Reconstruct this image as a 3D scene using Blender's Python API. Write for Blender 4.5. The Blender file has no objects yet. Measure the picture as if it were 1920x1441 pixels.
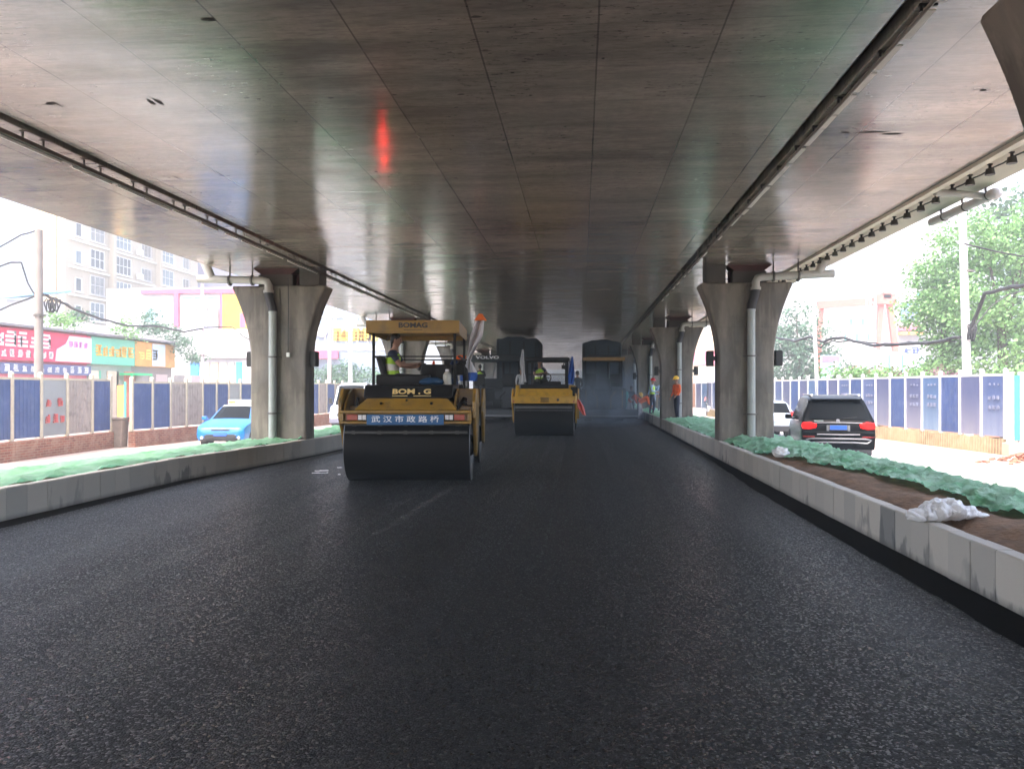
import bpy, bmesh, math, random
from mathutils import Vector, Matrix, noise
R = math.radians
scene = bpy.context.scene
COL = scene.collection
# ------------------------------------------------------------------ camera
cam = bpy.data.cameras.new('camera'); cam.lens = 27.94; cam.sensor_width = 36; cam.clip_end = 1500; cam.clip_start = 0.05
camo = bpy.data.objects.new('camera', cam); COL.objects.link(camo)
camo.location = (0, 0, 1.6); camo.rotation_euler = (R(90.287), 0, R(4.986))
scene.camera = camo
# ------------------------------------------------------------------ sky, sun, exposure
SUN_EL, SUN_ROT = R(58), R(205)          # sun a little behind the camera, to the left
w = bpy.data.worlds.new('World'); scene.world = w; w.use_nodes = True
nt = w.node_tree; bg = nt.nodes['Background']
sky = nt.nodes.new('ShaderNodeTexSky'); sky.sky_type = 'NISHITA'; sky.sun_disc = False
sky.sun_elevation = SUN_EL; sky.sun_rotation = SUN_ROT; sky.dust_density = 5.5; sky.air_density = .85; sky.ozone_density = .75
nt.links.new(sky.outputs[0], bg.inputs[0]); bg.inputs[1].default_value = 0.15
sd = bpy.data.lights.new('sun', 'SUN'); sd.energy = 0.65; sd.angle = R(12); sd.color = (1, .95, .88)
so = bpy.data.objects.new('sun', sd); COL.objects.link(so)
sv = Vector((math.sin(SUN_ROT) * math.cos(SUN_EL), math.cos(SUN_ROT) * math.cos(SUN_EL), math.sin(SUN_EL)))
so.rotation_euler = sv.to_track_quat('Z', 'Y').to_euler()
scene.view_settings.view_transform = 'Standard'; scene.view_settings.look = 'None'
scene.view_settings.exposure = 3.1; scene.view_settings.gamma = 1
scene.render.engine = 'CYCLES'
cy = scene.cycles
cy.use_denoising = True; cy.max_bounces = 7; cy.diffuse_bounces = 4; cy.glossy_bounces = 3; cy.transmission_bounces = 4
cy.volume_bounces = 0; cy.transparent_max_bounces = 8; cy.sample_clamp_indirect = 6; cy.caustics_reflective = False; cy.caustics_refractive = False
try: cy.denoiser = 'OPENIMAGEDENOISE'
except Exception: pass

# ------------------------------------------------------------------ helpers
F_PX, YAW, PIT = 1490.0, R(4.986), R(.287)
_F = Vector((-math.sin(YAW) * math.cos(PIT), math.cos(YAW) * math.cos(PIT), math.sin(PIT)))
_Rt = Vector((math.cos(YAW), math.sin(YAW), 0)); _U = _Rt.cross(_F)
def at(px, py, Y=None, z=None, X=None):
    """measure a real place from the survey photo: the point seen at (px, py) that lies at depth Y, height z or offset X"""
    v = _F + _Rt * ((px - 960) / F_PX) - _U * ((py - 720.5) / F_PX)
    if Y is not None: t = Y / v.y
    elif X is not None: t = X / v.x
    else: t = (z - 1.6) / v.z
    return Vector((v.x * t, v.y * t, 1.6 + v.z * t))

class MB:
    def __init__(s): s.v = []; s.f = []; s.m = []; s.M = Matrix(); s.cm = 0
    def add(s, vs, fs, m=None):
        o = len(s.v); s.v += [tuple(s.M @ Vector(p)) for p in vs]
        for q in fs: s.f.append(tuple(i + o for i in q)); s.m.append(s.cm if m is None else m)
        return s
    def box(s, x0, x1, y0, y1, z0, z1, m=None):
        vs = [(x, y, z) for z in (z0, z1) for y in (y0, y1) for x in (x0, x1)]
        return s.add(vs, [(0, 2, 3, 1), (4, 5, 7, 6), (0, 1, 5, 4), (1, 3, 7, 5), (3, 2, 6, 7), (2, 0, 4, 6)], m)
    def cbox(s, c, d, rz=0, rx=0, ry=0, m=None):
        o = s.M; s.M = o @ Matrix.Translation(c) @ Matrix.Rotation(rz, 4, 'Z') @ Matrix.Rotation(ry, 4, 'Y') @ Matrix.Rotation(rx, 4, 'X')
        s.box(-d[0] / 2, d[0] / 2, -d[1] / 2, d[1] / 2, -d[2] / 2, d[2] / 2, m); s.M = o; return s
    def cyl(s, p0, p1, r0, r1=None, n=12, cap=True, m=None):
        r1 = r0 if r1 is None else r1; p0 = Vector(p0); p1 = Vector(p1); d = (p1 - p0).normalized()
        a = d.orthogonal().normalized(); b = d.cross(a); vs = []
        for p, r in ((p0, r0), (p1, r1)):
            for i in range(n):
                t = 2 * math.pi * i / n; vs.append(p + (a * math.cos(t) + b * math.sin(t)) * r)
        fs = [(i, (i + 1) % n, n + (i + 1) % n, n + i) for i in range(n)]
        if cap: fs += [tuple(range(n))[::-1], tuple(range(n, 2 * n))]
        return s.add(vs, fs, m)
    def tube(s, pts, r, n=8, m=None, r1=None):
        pts = [Vector(p) for p in pts]; N = len(pts); vs = []; a = None
        for k, p in enumerate(pts):
            d = (pts[min(k + 1, N - 1)] - pts[max(k - 1, 0)]).normalized()
            a = d.orthogonal().normalized() if a is None else (a - d * a.dot(d)).normalized()
            b = d.cross(a); rr = r if r1 is None else r + (r1 - r) * k / (N - 1)
            for i in range(n):
                t = 2 * math.pi * i / n; vs.append(p + (a * math.cos(t) + b * math.sin(t)) * rr)
        fs = [(k * n + i, k * n + (i + 1) % n, (k + 1) * n + (i + 1) % n, (k + 1) * n + i) for k in range(N - 1) for i in range(n)]
        fs += [tuple(range(n))[::-1], tuple(range((N - 1) * n, N * n))]
        return s.add(vs, fs, m)
    def prism(s, prof, a0, a1, axis='Y', m=None):
        """closed 2-D outline extruded along an axis: Y -> (x,z) outline, X -> (y,z), Z -> (x,y)"""
        def P(u, v, a): return (u, a, v) if axis == 'Y' else ((a, u, v) if axis == 'X' else (u, v, a))
        n = len(prof); vs = [P(u, v, a0) for u, v in prof] + [P(u, v, a1) for u, v in prof]
        fs = [(i, (i + 1) % n, n + (i + 1) % n, n + i) for i in range(n)] + [tuple(range(n))[::-1], tuple(range(n, 2 * n))]
        return s.add(vs, fs, m)
    def sphere(s, c, r, n=12, k=8, m=None):
        rx, ry, rz = (r, r, r) if not isinstance(r, (tuple, list)) else r; vs = []
        for j in range(1, k):
            ph = math.pi * j / k
            for i in range(n):
                t = 2 * math.pi * i / n
                vs.append((c[0] + rx * math.sin(ph) * math.cos(t), c[1] + ry * math.sin(ph) * math.sin(t), c[2] + rz * math.cos(ph)))
        vs += [(c[0], c[1], c[2] + rz), (c[0], c[1], c[2] - rz)]; T = len(vs) - 2
        fs = [(j * n + i, (j + 1) * n + i, (j + 1) * n + (i + 1) % n, j * n + (i + 1) % n) for j in range(k - 2) for i in range(n)]
        fs += [(T, i, (i + 1) % n) for i in range(n)] + [(T + 1, (k - 2) * n + (i + 1) % n, (k - 2) * n + i) for i in range(n)]
        return s.add(vs, fs, m)
    def quad(s, *p, m=None): return s.add(p, [tuple(range(len(p)))], m)
    def build(s, name, mats, parent=None, smooth=False, bevel=0, recalc=True, seg=2):
        me = bpy.data.meshes.new(name); me.from_pydata(s.v, [], s.f)
        if not isinstance(mats, (list, tuple)): mats = [mats]
        for m in mats: me.materials.append(m)
        if len(mats) > 1: me.polygons.foreach_set('material_index', s.m)
        if recalc:
            bm = bmesh.new(); bm.from_mesh(me); bmesh.ops.recalc_face_normals(bm, faces=bm.faces); bm.to_mesh(me); bm.free()
        if smooth:
            me.polygons.foreach_set('use_smooth', [True] * len(me.polygons))
            try: me.set_sharp_from_angle(angle=R(38))
            except Exception: pass
        o = bpy.data.objects.new(name, me); COL.objects.link(o)
        if parent: o.parent = parent
        if bevel:
            b = o.modifiers.new('bevel', 'BEVEL'); b.width = bevel; b.segments = seg; b.limit_method = 'ANGLE'; b.angle_limit = R(40)
        return o
def tag(o, label=None, cat=None, group=None, kind=None):
    if label: o['label'] = label
    if cat: o['category'] = cat
    if group: o['group'] = group
    if kind: o['kind'] = kind
    return o
def struct(o): o['kind'] = 'structure'; return o
def thing(name, label, cat, loc=(0, 0, 0), rz=0, group=None):
    o = bpy.data.objects.new(name, None); COL.objects.link(o); o.empty_display_size = .2
    o.location = loc; o.rotation_euler = (0, 0, rz); return tag(o, label, cat, group)
KIDS = {}
def dup(root, label=None, loc=None, rz=None, group=None, parent=None):
    c = root.copy(); COL.objects.link(c)
    if parent: c.parent = parent
    if loc is not None: c.location = loc
    if rz is not None: c.rotation_euler = (0, 0, rz)
    if label: c['label'] = label
    if group: c['group'] = group
    for ch in [x for x in COL.objects if x.parent == root]: dup(ch, parent=c)
    return c

MATS = {}
def mat(name, col, rough=.6, metal=0., var=0., vs=3., bump=0., bs=30., coat=0., spec=.5, emit=0., stretch=(1, 1, 1), dirt=0., dirtcol=(.12, .1, .08), trans=0., alpha=1., island=0.):
    if name in MATS: return MATS[name]
    m = bpy.data.materials.new(name); m.use_nodes = True; MATS[name] = m
    N = m.node_tree.nodes; L = m.node_tree.links; b = N['Principled BSDF']
    b.inputs['Base Color'].default_value = (*col, 1); b.inputs['Roughness'].default_value = rough; b.inputs['Metallic'].default_value = metal
    b.inputs['Specular IOR Level'].default_value = spec; b.inputs['Coat Weight'].default_value = coat; b.inputs['Coat Roughness'].default_value = .08
    if trans: b.inputs['Transmission Weight'].default_value = trans
    if alpha < 1: b.inputs['Alpha'].default_value = alpha
    if emit: b.inputs['Emission Color'].default_value = (*col, 1); b.inputs['Emission Strength'].default_value = emit
    tc = N.new('ShaderNodeTexCoord'); mp = N.new('ShaderNodeMapping'); mp.inputs['Scale'].default_value = stretch; L.new(tc.outputs['Object'], mp.inputs['Vector'])
    cur = None
    def mixin(fac, c2, src):
        mx = N.new('ShaderNodeMix'); mx.data_type = 'RGBA'; L.new(fac, mx.inputs[0])
        if src is None: mx.inputs[6].default_value = (*col, 1)
        else: L.new(src, mx.inputs[6])
        mx.inputs[7].default_value = (*c2, 1); return mx.outputs[2]
    if var:
        nz = N.new('ShaderNodeTexNoise'); nz.inputs['Scale'].default_value = vs; nz.inputs['Detail'].default_value = 5; nz.inputs['Roughness'].default_value = .6; L.new(mp.outputs[0], nz.inputs['Vector'])
        rp = N.new('ShaderNodeMapRange'); rp.inputs[1].default_value = .32; rp.inputs[2].default_value = .68; L.new(nz.outputs[0], rp.inputs[0])
        cur = mixin(rp.outputs[0], tuple(c * (1 - var) for c in col), cur)
    if dirt:
        nz = N.new('ShaderNodeTexNoise'); nz.inputs['Scale'].default_value = vs * 2.3; nz.inputs['Detail'].default_value = 6; L.new(tc.outputs['Object'], nz.inputs['Vector'])
        rp = N.new('ShaderNodeMapRange'); rp.inputs[1].default_value = .5; rp.inputs[2].default_value = .72; rp.inputs[4].default_value = dirt; L.new(nz.outputs[0], rp.inputs[0])
        cur = mixin(rp.outputs[0], dirtcol, cur)
    if island:
        g = N.new('ShaderNodeNewGeometry'); mr = N.new('ShaderNodeMapRange'); mr.inputs[3].default_value = 1 - island; mr.inputs[4].default_value = 1 + island; L.new(g.outputs['Random Per Island'], mr.inputs[0])
        hv = N.new('ShaderNodeHueSaturation'); L.new(mr.outputs[0], hv.inputs['Value'])
        if cur is None: hv.inputs['Color'].default_value = (*col, 1)
        else: L.new(cur, hv.inputs['Color'])
        cur = hv.outputs[0]
    if cur is not None: L.new(cur, b.inputs['Base Color'])
    if bump:
        nb = N.new('ShaderNodeTexNoise'); nb.inputs['Scale'].default_value = bs; nb.inputs['Detail'].default_value = 4; L.new(mp.outputs[0], nb.inputs['Vector'])
        bp = N.new('ShaderNodeBump'); bp.inputs['Strength'].default_value = bump; bp.inputs['Distance'].default_value = .02; L.new(nb.outputs[0], bp.inputs['Height']); L.new(bp.outputs[0], b.inputs['Normal'])
    return m
class NG:
    """tiny node-graph writer for the bigger materials"""
    def __init__(s, name):
        s.m = bpy.data.materials.new(name); s.m.use_nodes = True; MATS[name] = s.m
        s.N = s.m.node_tree.nodes; s.L = s.m.node_tree.links; s.b = s.N['Principled BSDF']
        s.tc = s.N.new('ShaderNodeTexCoord').outputs['Object']
    def put(s, sock, v):
        if hasattr(v, 'is_output'): s.L.new(v, sock)
        elif isinstance(v, tuple) and len(v) == 3 and sock.type == 'RGBA': sock.default_value = (*v, 1)
        else: sock.default_value = v
    def math(s, op, a, b=0., c=0.):
        n = s.N.new('ShaderNodeMath'); n.operation = op
        for i, v in enumerate((a, b, c)): s.put(n.inputs[i], v)
        return n.outputs[0]
    def mapping(s, sc, src=None, loc=(0, 0, 0)):
        n = s.N.new('ShaderNodeMapping'); n.inputs['Scale'].default_value = sc; n.inputs['Location'].default_value = loc; s.L.new(src or s.tc, n.inputs[0]); return n.outputs[0]
    def noise(s, vec, scale, detail=4, rough=.55, out=0):
        n = s.N.new('ShaderNodeTexNoise'); s.L.new(vec, n.inputs['Vector']); n.inputs['Scale'].default_value = scale; n.inputs['Detail'].default_value = detail; n.inputs['Roughness'].default_value = rough; return n.outputs[out]
    def voro(s, vec, scale, feat='F1', out='Distance', rnd=1.):
        n = s.N.new('ShaderNodeTexVoronoi'); n.feature = feat; s.L.new(vec, n.inputs['Vector']); n.inputs['Scale'].default_value = scale; n.inputs['Randomness'].default_value = rnd; return n.outputs[out]
    def rng(s, v, a, b, c=0., d=1.):
        n = s.N.new('ShaderNodeMapRange'); s.put(n.inputs[0], v)
        for i, x in enumerate((a, b, c, d)): s.put(n.inputs[i + 1], x)
        return n.outputs[0]
    def mix(s, f, a, b, mode='MIX'):
        n = s.N.new('ShaderNodeMix'); n.data_type = 'RGBA'; n.blend_type = mode; s.put(n.inputs[0], f); s.put(n.inputs[6], a); s.put(n.inputs[7], b); return n.outputs[2]
    def xyz(s, src=None):
        n = s.N.new('ShaderNodeSeparateXYZ'); s.L.new(src or s.tc, n.inputs[0]); return n.outputs
    def bump(s, h, strength, dist=.01, nrm=None):
        n = s.N.new('ShaderNodeBump'); s.put(n.inputs['Height'], h); n.inputs['Strength'].default_value = strength; n.inputs['Distance'].default_value = dist
        if nrm: s.L.new(nrm, n.inputs['Normal'])
        return n.outputs[0]
    def out(s, col=None, rough=None, nrm=None, **k):
        if col is not None: s.put(s.b.inputs['Base Color'], col)
        if rough is not None: s.put(s.b.inputs['Roughness'], rough)
        if nrm is not None: s.L.new(nrm, s.b.inputs['Normal'])
        for kk, v in k.items(): s.put(s.b.inputs[kk.replace('_', ' ')], v)
        return s.m

def text_mesh(name, body, size, m, parent, loc, rot=(R(90), 0, 0), ext=.004, bold=0., sx=1., align='CENTER'):
    cu = bpy.data.curves.new('t', 'FONT'); cu.body = body; cu.size = size; cu.extrude = ext; cu.align_x = align; cu.align_y = 'CENTER'; cu.offset = bold; cu.resolution_u = 3
    to = bpy.data.objects.new('t', cu); COL.objects.link(to)
    dg = bpy.context.evaluated_depsgraph_get(); me = bpy.data.meshes.new_from_object(to.evaluated_get(dg)); bpy.data.objects.remove(to)
    me.materials.clear(); me.materials.append(m); me.name = name
    o = bpy.data.objects.new(name, me); COL.objects.link(o); o.location = loc; o.rotation_euler = rot; o.scale = (sx, 1, 1)
    if parent: o.parent = parent
    return o
def glyph(mb, P, U, V, Nn, s, rnd, t=.13):
    """one unreadable far-off character: strokes laid proud of the sign face"""
    def bar(u0, u1, v0, v1):
        vs = []
        for d in (0, .03):
            for (u, v) in ((u0, v0), (u1, v0), (u1, v1), (u0, v1)): vs.append(P + U * (u * s) + V * (v * s) + Nn * d)
        mb.add(vs, [(4, 5, 6, 7), (0, 1, 5, 4), (1, 2, 6, 5), (2, 3, 7, 6), (3, 0, 4, 7)])
    for k in range(rnd.choice((3, 4))):
        v = .05 + .28 * k; a = rnd.uniform(0, .2); b = rnd.uniform(.75, 1); bar(a, b, v, v + t)
    for k in range(2):
        u = rnd.choice((.1, .25, .45, .65, .8)); bar(u, u + t, rnd.uniform(0, .3), rnd.uniform(.7, 1.05))
# ------------------------------------------------------------------ setting: ground, road, side roads, medians, kerbs
def asphalt_mat():
    g = NG('fresh_asphalt')
    wob = g.noise(g.mapping((.35, .12, 1)), 1.0, 4)
    n1 = g.noise(g.tc, 42, 3, .6); v = g.voro(g.tc, 78); vc = g.voro(g.tc, 78, out='Color')
    sep = g.N.new('ShaderNodeSeparateColor'); g.L.new(vc, sep.inputs[0])
    pale = g.math('GREATER_THAN', sep.outputs[0], .84); core = g.math('LESS_THAN', v, .46); spk = g.math('MULTIPLY', pale, core)
    base = g.mix(g.rng(wob, .3, .7), (.006, .0065, .007), (.013, .0135, .0145))
    base = g.mix(g.math('MULTIPLY', spk, g.rng(sep.outputs[2], 0., 1., .25, 1.)), base, (.10, .102, .106))  # pale stone grains, with their sparkle put into the base colour
    base = g.mix(g.rng(n1, .35, .65, .0, .5), base, (.006, .006, .007))
    h = g.math('ADD', g.math('MULTIPLY', v, -1.0), g.math('MULTIPLY', n1, .7))
    geo = g.N.new('ShaderNodeNewGeometry')
    def vm(op, a, b=None, s=None):
        n = g.N.new('ShaderNodeVectorMath'); n.operation = op; g.put(n.inputs[0], a)
        if b is not None: g.put(n.inputs[1], b)
        if s is not None: n.inputs['Scale'].default_value = s
        return n.outputs[0]
    tilt = vm('SCALE', vm('SUBTRACT', vc, (.5, .5, .5)), s=.62)      # every chipping faces its own way
    nr = g.bump(h, .55, .010, vm('NORMALIZE', vm('ADD', geo.outputs['Normal'], tilt)))
    lane = g.noise(g.mapping((1.1, .02, 1)), 1.0, 3); ro = g.math('ADD', g.rng(sep.outputs[1], .72, .9, .6, .2), g.rng(lane, .35, .65, -.06, .12))
    base = g.mix(g.rng(lane, .42, .62, 0, .35), base, (.017, .0175, .0185))
    return g.out(base, ro, nr, Specular_IOR_Level=.36)
A = asphalt_mat()
MB().quad((-6.95, -12, 0), (3.2, -12, 0), (3.2, 150, 0), (-6.95, 150, 0)).build('asphalt_road', A)
struct(bpy.data.objects['asphalt_road'])
gr = mat('bare_ground', (.30, .25, .21), .9, var=.3, vs=.6, bump=.4, bs=8)
struct(MB().quad((-400, -200, -.46), (400, -200, -.46), (400, 900, -.46), (-400, 900, -.46)).build('ground', gr))
# side roads: pale dusty concrete, pinkish dust towards the hoardings
def side_mat():
    g = NG('dusty_concrete'); x, y, z = g.xyz()
    n = g.noise(g.mapping((1, .35, 1)), .9, 6); ax = g.math('ABSOLUTE', g.math('ADD', x, 1.9))
    d = g.rng(g.math('ADD', ax, g.math('MULTIPLY', n, 3.0)), 11.6, 13.4)
    c = g.mix(g.rng(n, .35, .7), (.44, .44, .44), (.36, .355, .35))
    c = g.mix(g.math('MULTIPLY', d, .75), c, (.42, .30, .24))
    jy = g.math('FRACT', g.math('DIVIDE', y, 5.0)); j = g.math('LESS_THAN', jy, .006)
    c = g.mix(g.math('MULTIPLY', j, .6), c, (.2, .18, .17))
    return g.out(c, .8, g.bump(g.noise(g.tc, 25, 4), .3, .01))
SM = side_mat()
struct(MB().quad((5.9, -12, -.44), (13.2, -12, -.44), (13.2, 160, -.44), (5.9, 160, -.44)).build('side_road', SM))
struct(MB().quad((-21, -12, -.44), (-8.6, -12, -.44), (-8.6, 160, -.44), (-21, 160, -.44)).build('side_road', SM))

# kerbs: granite blocks standing 0.4 m above the road
def kerb_mat():
    g = NG('granite_kerb'); geo = g.N.new('ShaderNodeNewGeometry'); x, y, z = g.xyz(); ri = geo.outputs['Random Per Island']
    c = g.mix(ri, (.58, .545, .49), (.44, .425, .395))
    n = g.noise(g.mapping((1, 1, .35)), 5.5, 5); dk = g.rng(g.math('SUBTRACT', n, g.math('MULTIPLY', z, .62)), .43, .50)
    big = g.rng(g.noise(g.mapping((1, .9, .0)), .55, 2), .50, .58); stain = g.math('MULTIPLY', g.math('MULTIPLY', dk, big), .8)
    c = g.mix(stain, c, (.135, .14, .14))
    gone = g.math('GREATER_THAN', ri, .955); c = g.mix(g.math('MULTIPLY', gone, .62), c, (.12, .13, .14))
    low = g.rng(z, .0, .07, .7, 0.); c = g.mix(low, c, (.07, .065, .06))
    c = g.mix(g.rng(z, .388, .398, 0., .7), c, (.68, .63, .56))  # paler top edge: stronger light on the upper face painted into the colour
    gr_ = g.noise(g.tc, 160, 2); c = g.mix(g.rng(gr_, .3, .7, 0, .25), c, (.2, .19, .18))
    return g.out(c, .75, g.bump(g.noise(g.tc, 60, 3), .2, .004))
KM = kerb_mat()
def kerb(path, side, name='kerb'):
    """blocks along a polyline, face on the path, thickness away from the road"""
    mb = MB(); rr = random.Random(5); top = .4; th = .13
    segs = []; 
    for (a, b) in zip(path, path[1:]):
        a = Vector((*a, 0)); b = Vector((*b, 0)); Lg = (b - a).length; n = max(1, round(Lg / (.38 if a.y < 60 else 1.5)))
        for i in range(n): segs.append((a + (b - a) * (i / n), a + (b - a) * ((i + 1) / n)))
    for a, b in segs:
        d = (b - a).normalized(); nrm = Vector((d.y, -d.x, 0)) * side; g_ = .003; tz = top + rr.uniform(-.004, .004); off = rr.uniform(-.004, .004)
        a2 = a + d * g_ + nrm * off; b2 = b - d * g_ + nrm * off; c = .012
        ring = []
        for p in (a2, b2):
            ring.append([p + Vector((0, 0, -.05)), p + Vector((0, 0, tz - c)), p + nrm * c + Vector((0, 0, tz)), p + nrm * th + Vector((0, 0, tz)), p + nrm * th + Vector((0, 0, -.05))])
        vs = ring[0] + ring[1]
        mb.add(vs, [(i, (i + 1) % 5, 5 + (i + 1) % 5, 5 + i) for i in range(5)] + [(4, 3, 2, 1, 0), (5, 6, 7, 8, 9)])
    return struct(mb.build(name, KM))
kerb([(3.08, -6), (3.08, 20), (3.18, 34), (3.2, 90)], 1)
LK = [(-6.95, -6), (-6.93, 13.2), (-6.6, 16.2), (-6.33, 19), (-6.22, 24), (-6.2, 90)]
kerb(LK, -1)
def lkx(y):
    for (a, b) in zip(LK, LK[1:]):
        if a[1] <= y <= b[1]: return a[0] + (b[0] - a[0]) * (y - a[1]) / (b[1] - a[1])
    return -6.2

def fbm(p, o=4): return noise.fractal(p, 1.0, 2.1, o)
def sheet(name, m, x0f, x1f, y0, y1, dx, dy, zf, keep=None, smooth=True, th=0):
    ny = int((y1 - y0) / dy); vs = []; fs = []; idx = {}
    nx = int((x1f(y0) - x0f(y0)) / dx) + 1
    for j in range(ny + 1):
        y = y0 + (y1 - y0) * j / ny; a, b = x0f(y), x1f(y)
        for i in range(nx + 1):
            x = a + (b - a) * i / nx; vs.append((x, y, zf(x, y)))
    for j in range(ny):
        for i in range(nx):
            k = j * (nx + 1) + i
            if keep is None or keep(*vs[k][:2]): fs.append((k, k + 1, k + nx + 2, k + nx + 1))
    mb = MB(); mb.v = vs; mb.f = fs; mb.m = [0] * len(fs); o = mb.build(name, m, recalc=False)
    o.data.polygons.foreach_set('use_smooth', [smooth] * len(o.data.polygons)); return o
soilm = mat('loose_soil', (.25, .145, .08), .95, var=.5, vs=5, bump=.9, bs=22)
def soil_z_r(x, y):
    e = min(1, max(0, (6.0 - x) / 1.25)); m_ = min(1, max(0, (x - 3.15) / .4))
    return -.46 + e * (.78 + .10 * m_ + .05 * fbm(Vector((x * 1.2, y * .8, 3))) + .03 * fbm(Vector((x * 7, y * 7, 9)), 3))
def soil_z_l(x, y):
    k = lkx(y); w = k - x; e = min(1, max(0, (2.2 - w) / .7))
    return -.46 + e * (.80 + .04 * fbm(Vector((x * 1.2, y * .8, 13))) + .02 * fbm(Vector((x * 7, y * 7, 19)), 3))
struct(sheet('soil_bed', soilm, lambda y: 3.19, lambda y: 6.0, 2, 60, .1, .12, soil_z_r))
struct(sheet('soil_bed', soilm, lambda y: lkx(y) - 2.3, lambda y: lkx(y) - .11, 2, 60, .15, .2, soil_z_l))
def net_mat():
    g = NG('green_dust_net'); n = g.noise(g.tc, 3.0, 4)
    c = g.mix(g.rng(n, .35, .65), (.22, .64, .30), (.55, .90, .62))
    nr = g.bump(g.noise(g.mapping((1, .45, 1)), 24, 5, .75), 1.0, .07)
    m = g.out(c, .38, nr, Specular_IOR_Level=.6)
    tr = g.N.new('ShaderNodeBsdfTranslucent'); g.put(tr.inputs[0], (.35, .8, .5)); mx = g.N.new('ShaderNodeMixShader'); mx.inputs[0].default_value = .3
    g.L.new(g.b.outputs[0], mx.inputs[1]); g.L.new(tr.outputs[0], mx.inputs[2]); g.L.new(mx.outputs[0], g.N['Material Output'].inputs[0])
    return m
NM = net_mat()
def wrinkle(x, y, s):
    wv = noise.noise_vector(Vector((x * 1.1, y * .8, s))); xx = x + .25 * y * noise.noise(Vector((0, y * .05, s))) + wv.x * .25; yy = y + wv.y * .5
    r = 1 - abs(noise.noise(Vector((xx * 3.0, yy * .7, s)))) * 3.2
    q = 1 - abs(noise.noise(Vector((xx * 6.5, yy * 2.0, s + 5)))) * 3.0
    u = 1 - abs(noise.noise(Vector((xx * 12 + wv.z * 3, yy * 3.2, s + 9)))) * 3.0
    v = 1 - abs(noise.noise(Vector((xx * 18 + wv.x * 6, yy * 7 + wv.z * 3, s + 19)))) * 3.0
    return .035 * max(0, r) ** 2 + .035 * max(0, q) ** 1.4 + .030 * max(0, u) ** 1.2 + .014 * max(0, v)
def net_r(x, y): return soil_z_r(min(x, 5.6), y) + .02 + wrinkle(x, y, 1) - max(0, x - 5.6) * .6
def edge_r(y):
    e = .14 * noise.noise(Vector((y * 1.3, 0, 4))) + .10 * noise.noise(Vector((y * 4.1, 3, 4)))
    base = 3.2 + max(0, min(1, (15.5 - y) / 5)) * .75
    if y < 7.6: base += .15
    return max(3.2, base + e * (1 if y < 16 else .2))
def keep_r(x, y):
    if 5.6 > y > 5.0 and x < 4.6: return False
    return True
tag(sheet('dust_net', NM, edge_r, lambda y: 6.15, 3.0, 31.5, .04, .045, net_r, keep_r), 'crumpled green dust net over the soil strip beside the side road with the black suv', 'dust net')
tag(sheet('dust_net', NM, lambda y: 3.25, lambda y: 6.1, 33.4, 58, .12, .25, net_r), 'crumpled green dust net behind the second pillar, where the people in helmets stand', 'dust net')
def net_l(x, y):
    k = lkx(y); w = k - x; return soil_z_l(max(x, k - 1.5), y) + .02 + wrinkle(x, y, 31) - max(0, w - 1.5) * .9
tag(sheet('dust_net', NM, lambda y: lkx(y) - 2.2, lambda y: lkx(y) - .14, 4.0, 60, .07, .09, net_l), 'crumpled green dust net along the kerb on the blue taxi side', 'dust net')

# crumpled white plastic and small litter
plm = mat('white_plastic_sheet', (.75, .75, .76), .35, var=.12, vs=9, bump=.6, bs=25)
def crumple(name, blobs, loc, label, seed, cat='plastic sheet'):
    mb = MB(); me = None; bm = bmesh.new()
    for (c, r) in blobs:
        mm = bmesh.ops.create_icosphere(bm, subdivisions=4, radius=1); M = Matrix.Translation(c) @ Matrix.Diagonal((*r, 1)); bmesh.ops.transform(bm, matrix=M, verts=mm['verts'])
    for v in bm.verts:
        p = v.co * 7 + Vector((seed, 0, 0)); n = abs(noise.noise(p)) + .5 * abs(noise.noise(p * 2.3)); d = v.normal; v.co += Vector((v.co.x, v.co.y, v.co.z + .1)).normalized() * (.09 * (n - .35)) ; v.co.z = max(v.co.z, -.02)
    me = bpy.data.meshes.new(name); bm.to_mesh(me); bm.free(); me.materials.append(plm); o = bpy.data.objects.new(name, me); COL.objects.link(o); o.location = loc
    return tag(o, label, cat)
crumple('plastic_sheet', [((c[0] * .66, c[1] * .8, c[2] * .6), (r[0] * .66, r[1] * .7, r[2] * .55)) for c, r in [((-.28, -.05, .08), (.16, .16, .13)), ((-.1, .0, .12), (.2, .2, .17)), ((.12, .1, .12), (.24, .3, .17)), ((.32, .12, .08), (.2, .22, .1)), ((.52, .16, .03), (.14, .1, .05)), ((-.4, -.1, .04), (.1, .1, .08))]], at(1770, 972, z=.42), 'big crumpled white plastic sheet lying on the bare soil by the kerb', 11)
crumple('plastic_bag', [((0, 0, .06), (.13, .12, .1)), ((.08, .02, .03), (.08, .08, .05))], (3.38, 13.9, .45), 'small white plastic bag on the green net in front of the big pillar', 3, 'plastic bag')
whitem = mat('white_paper', (.88, .88, .88), .6)
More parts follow.
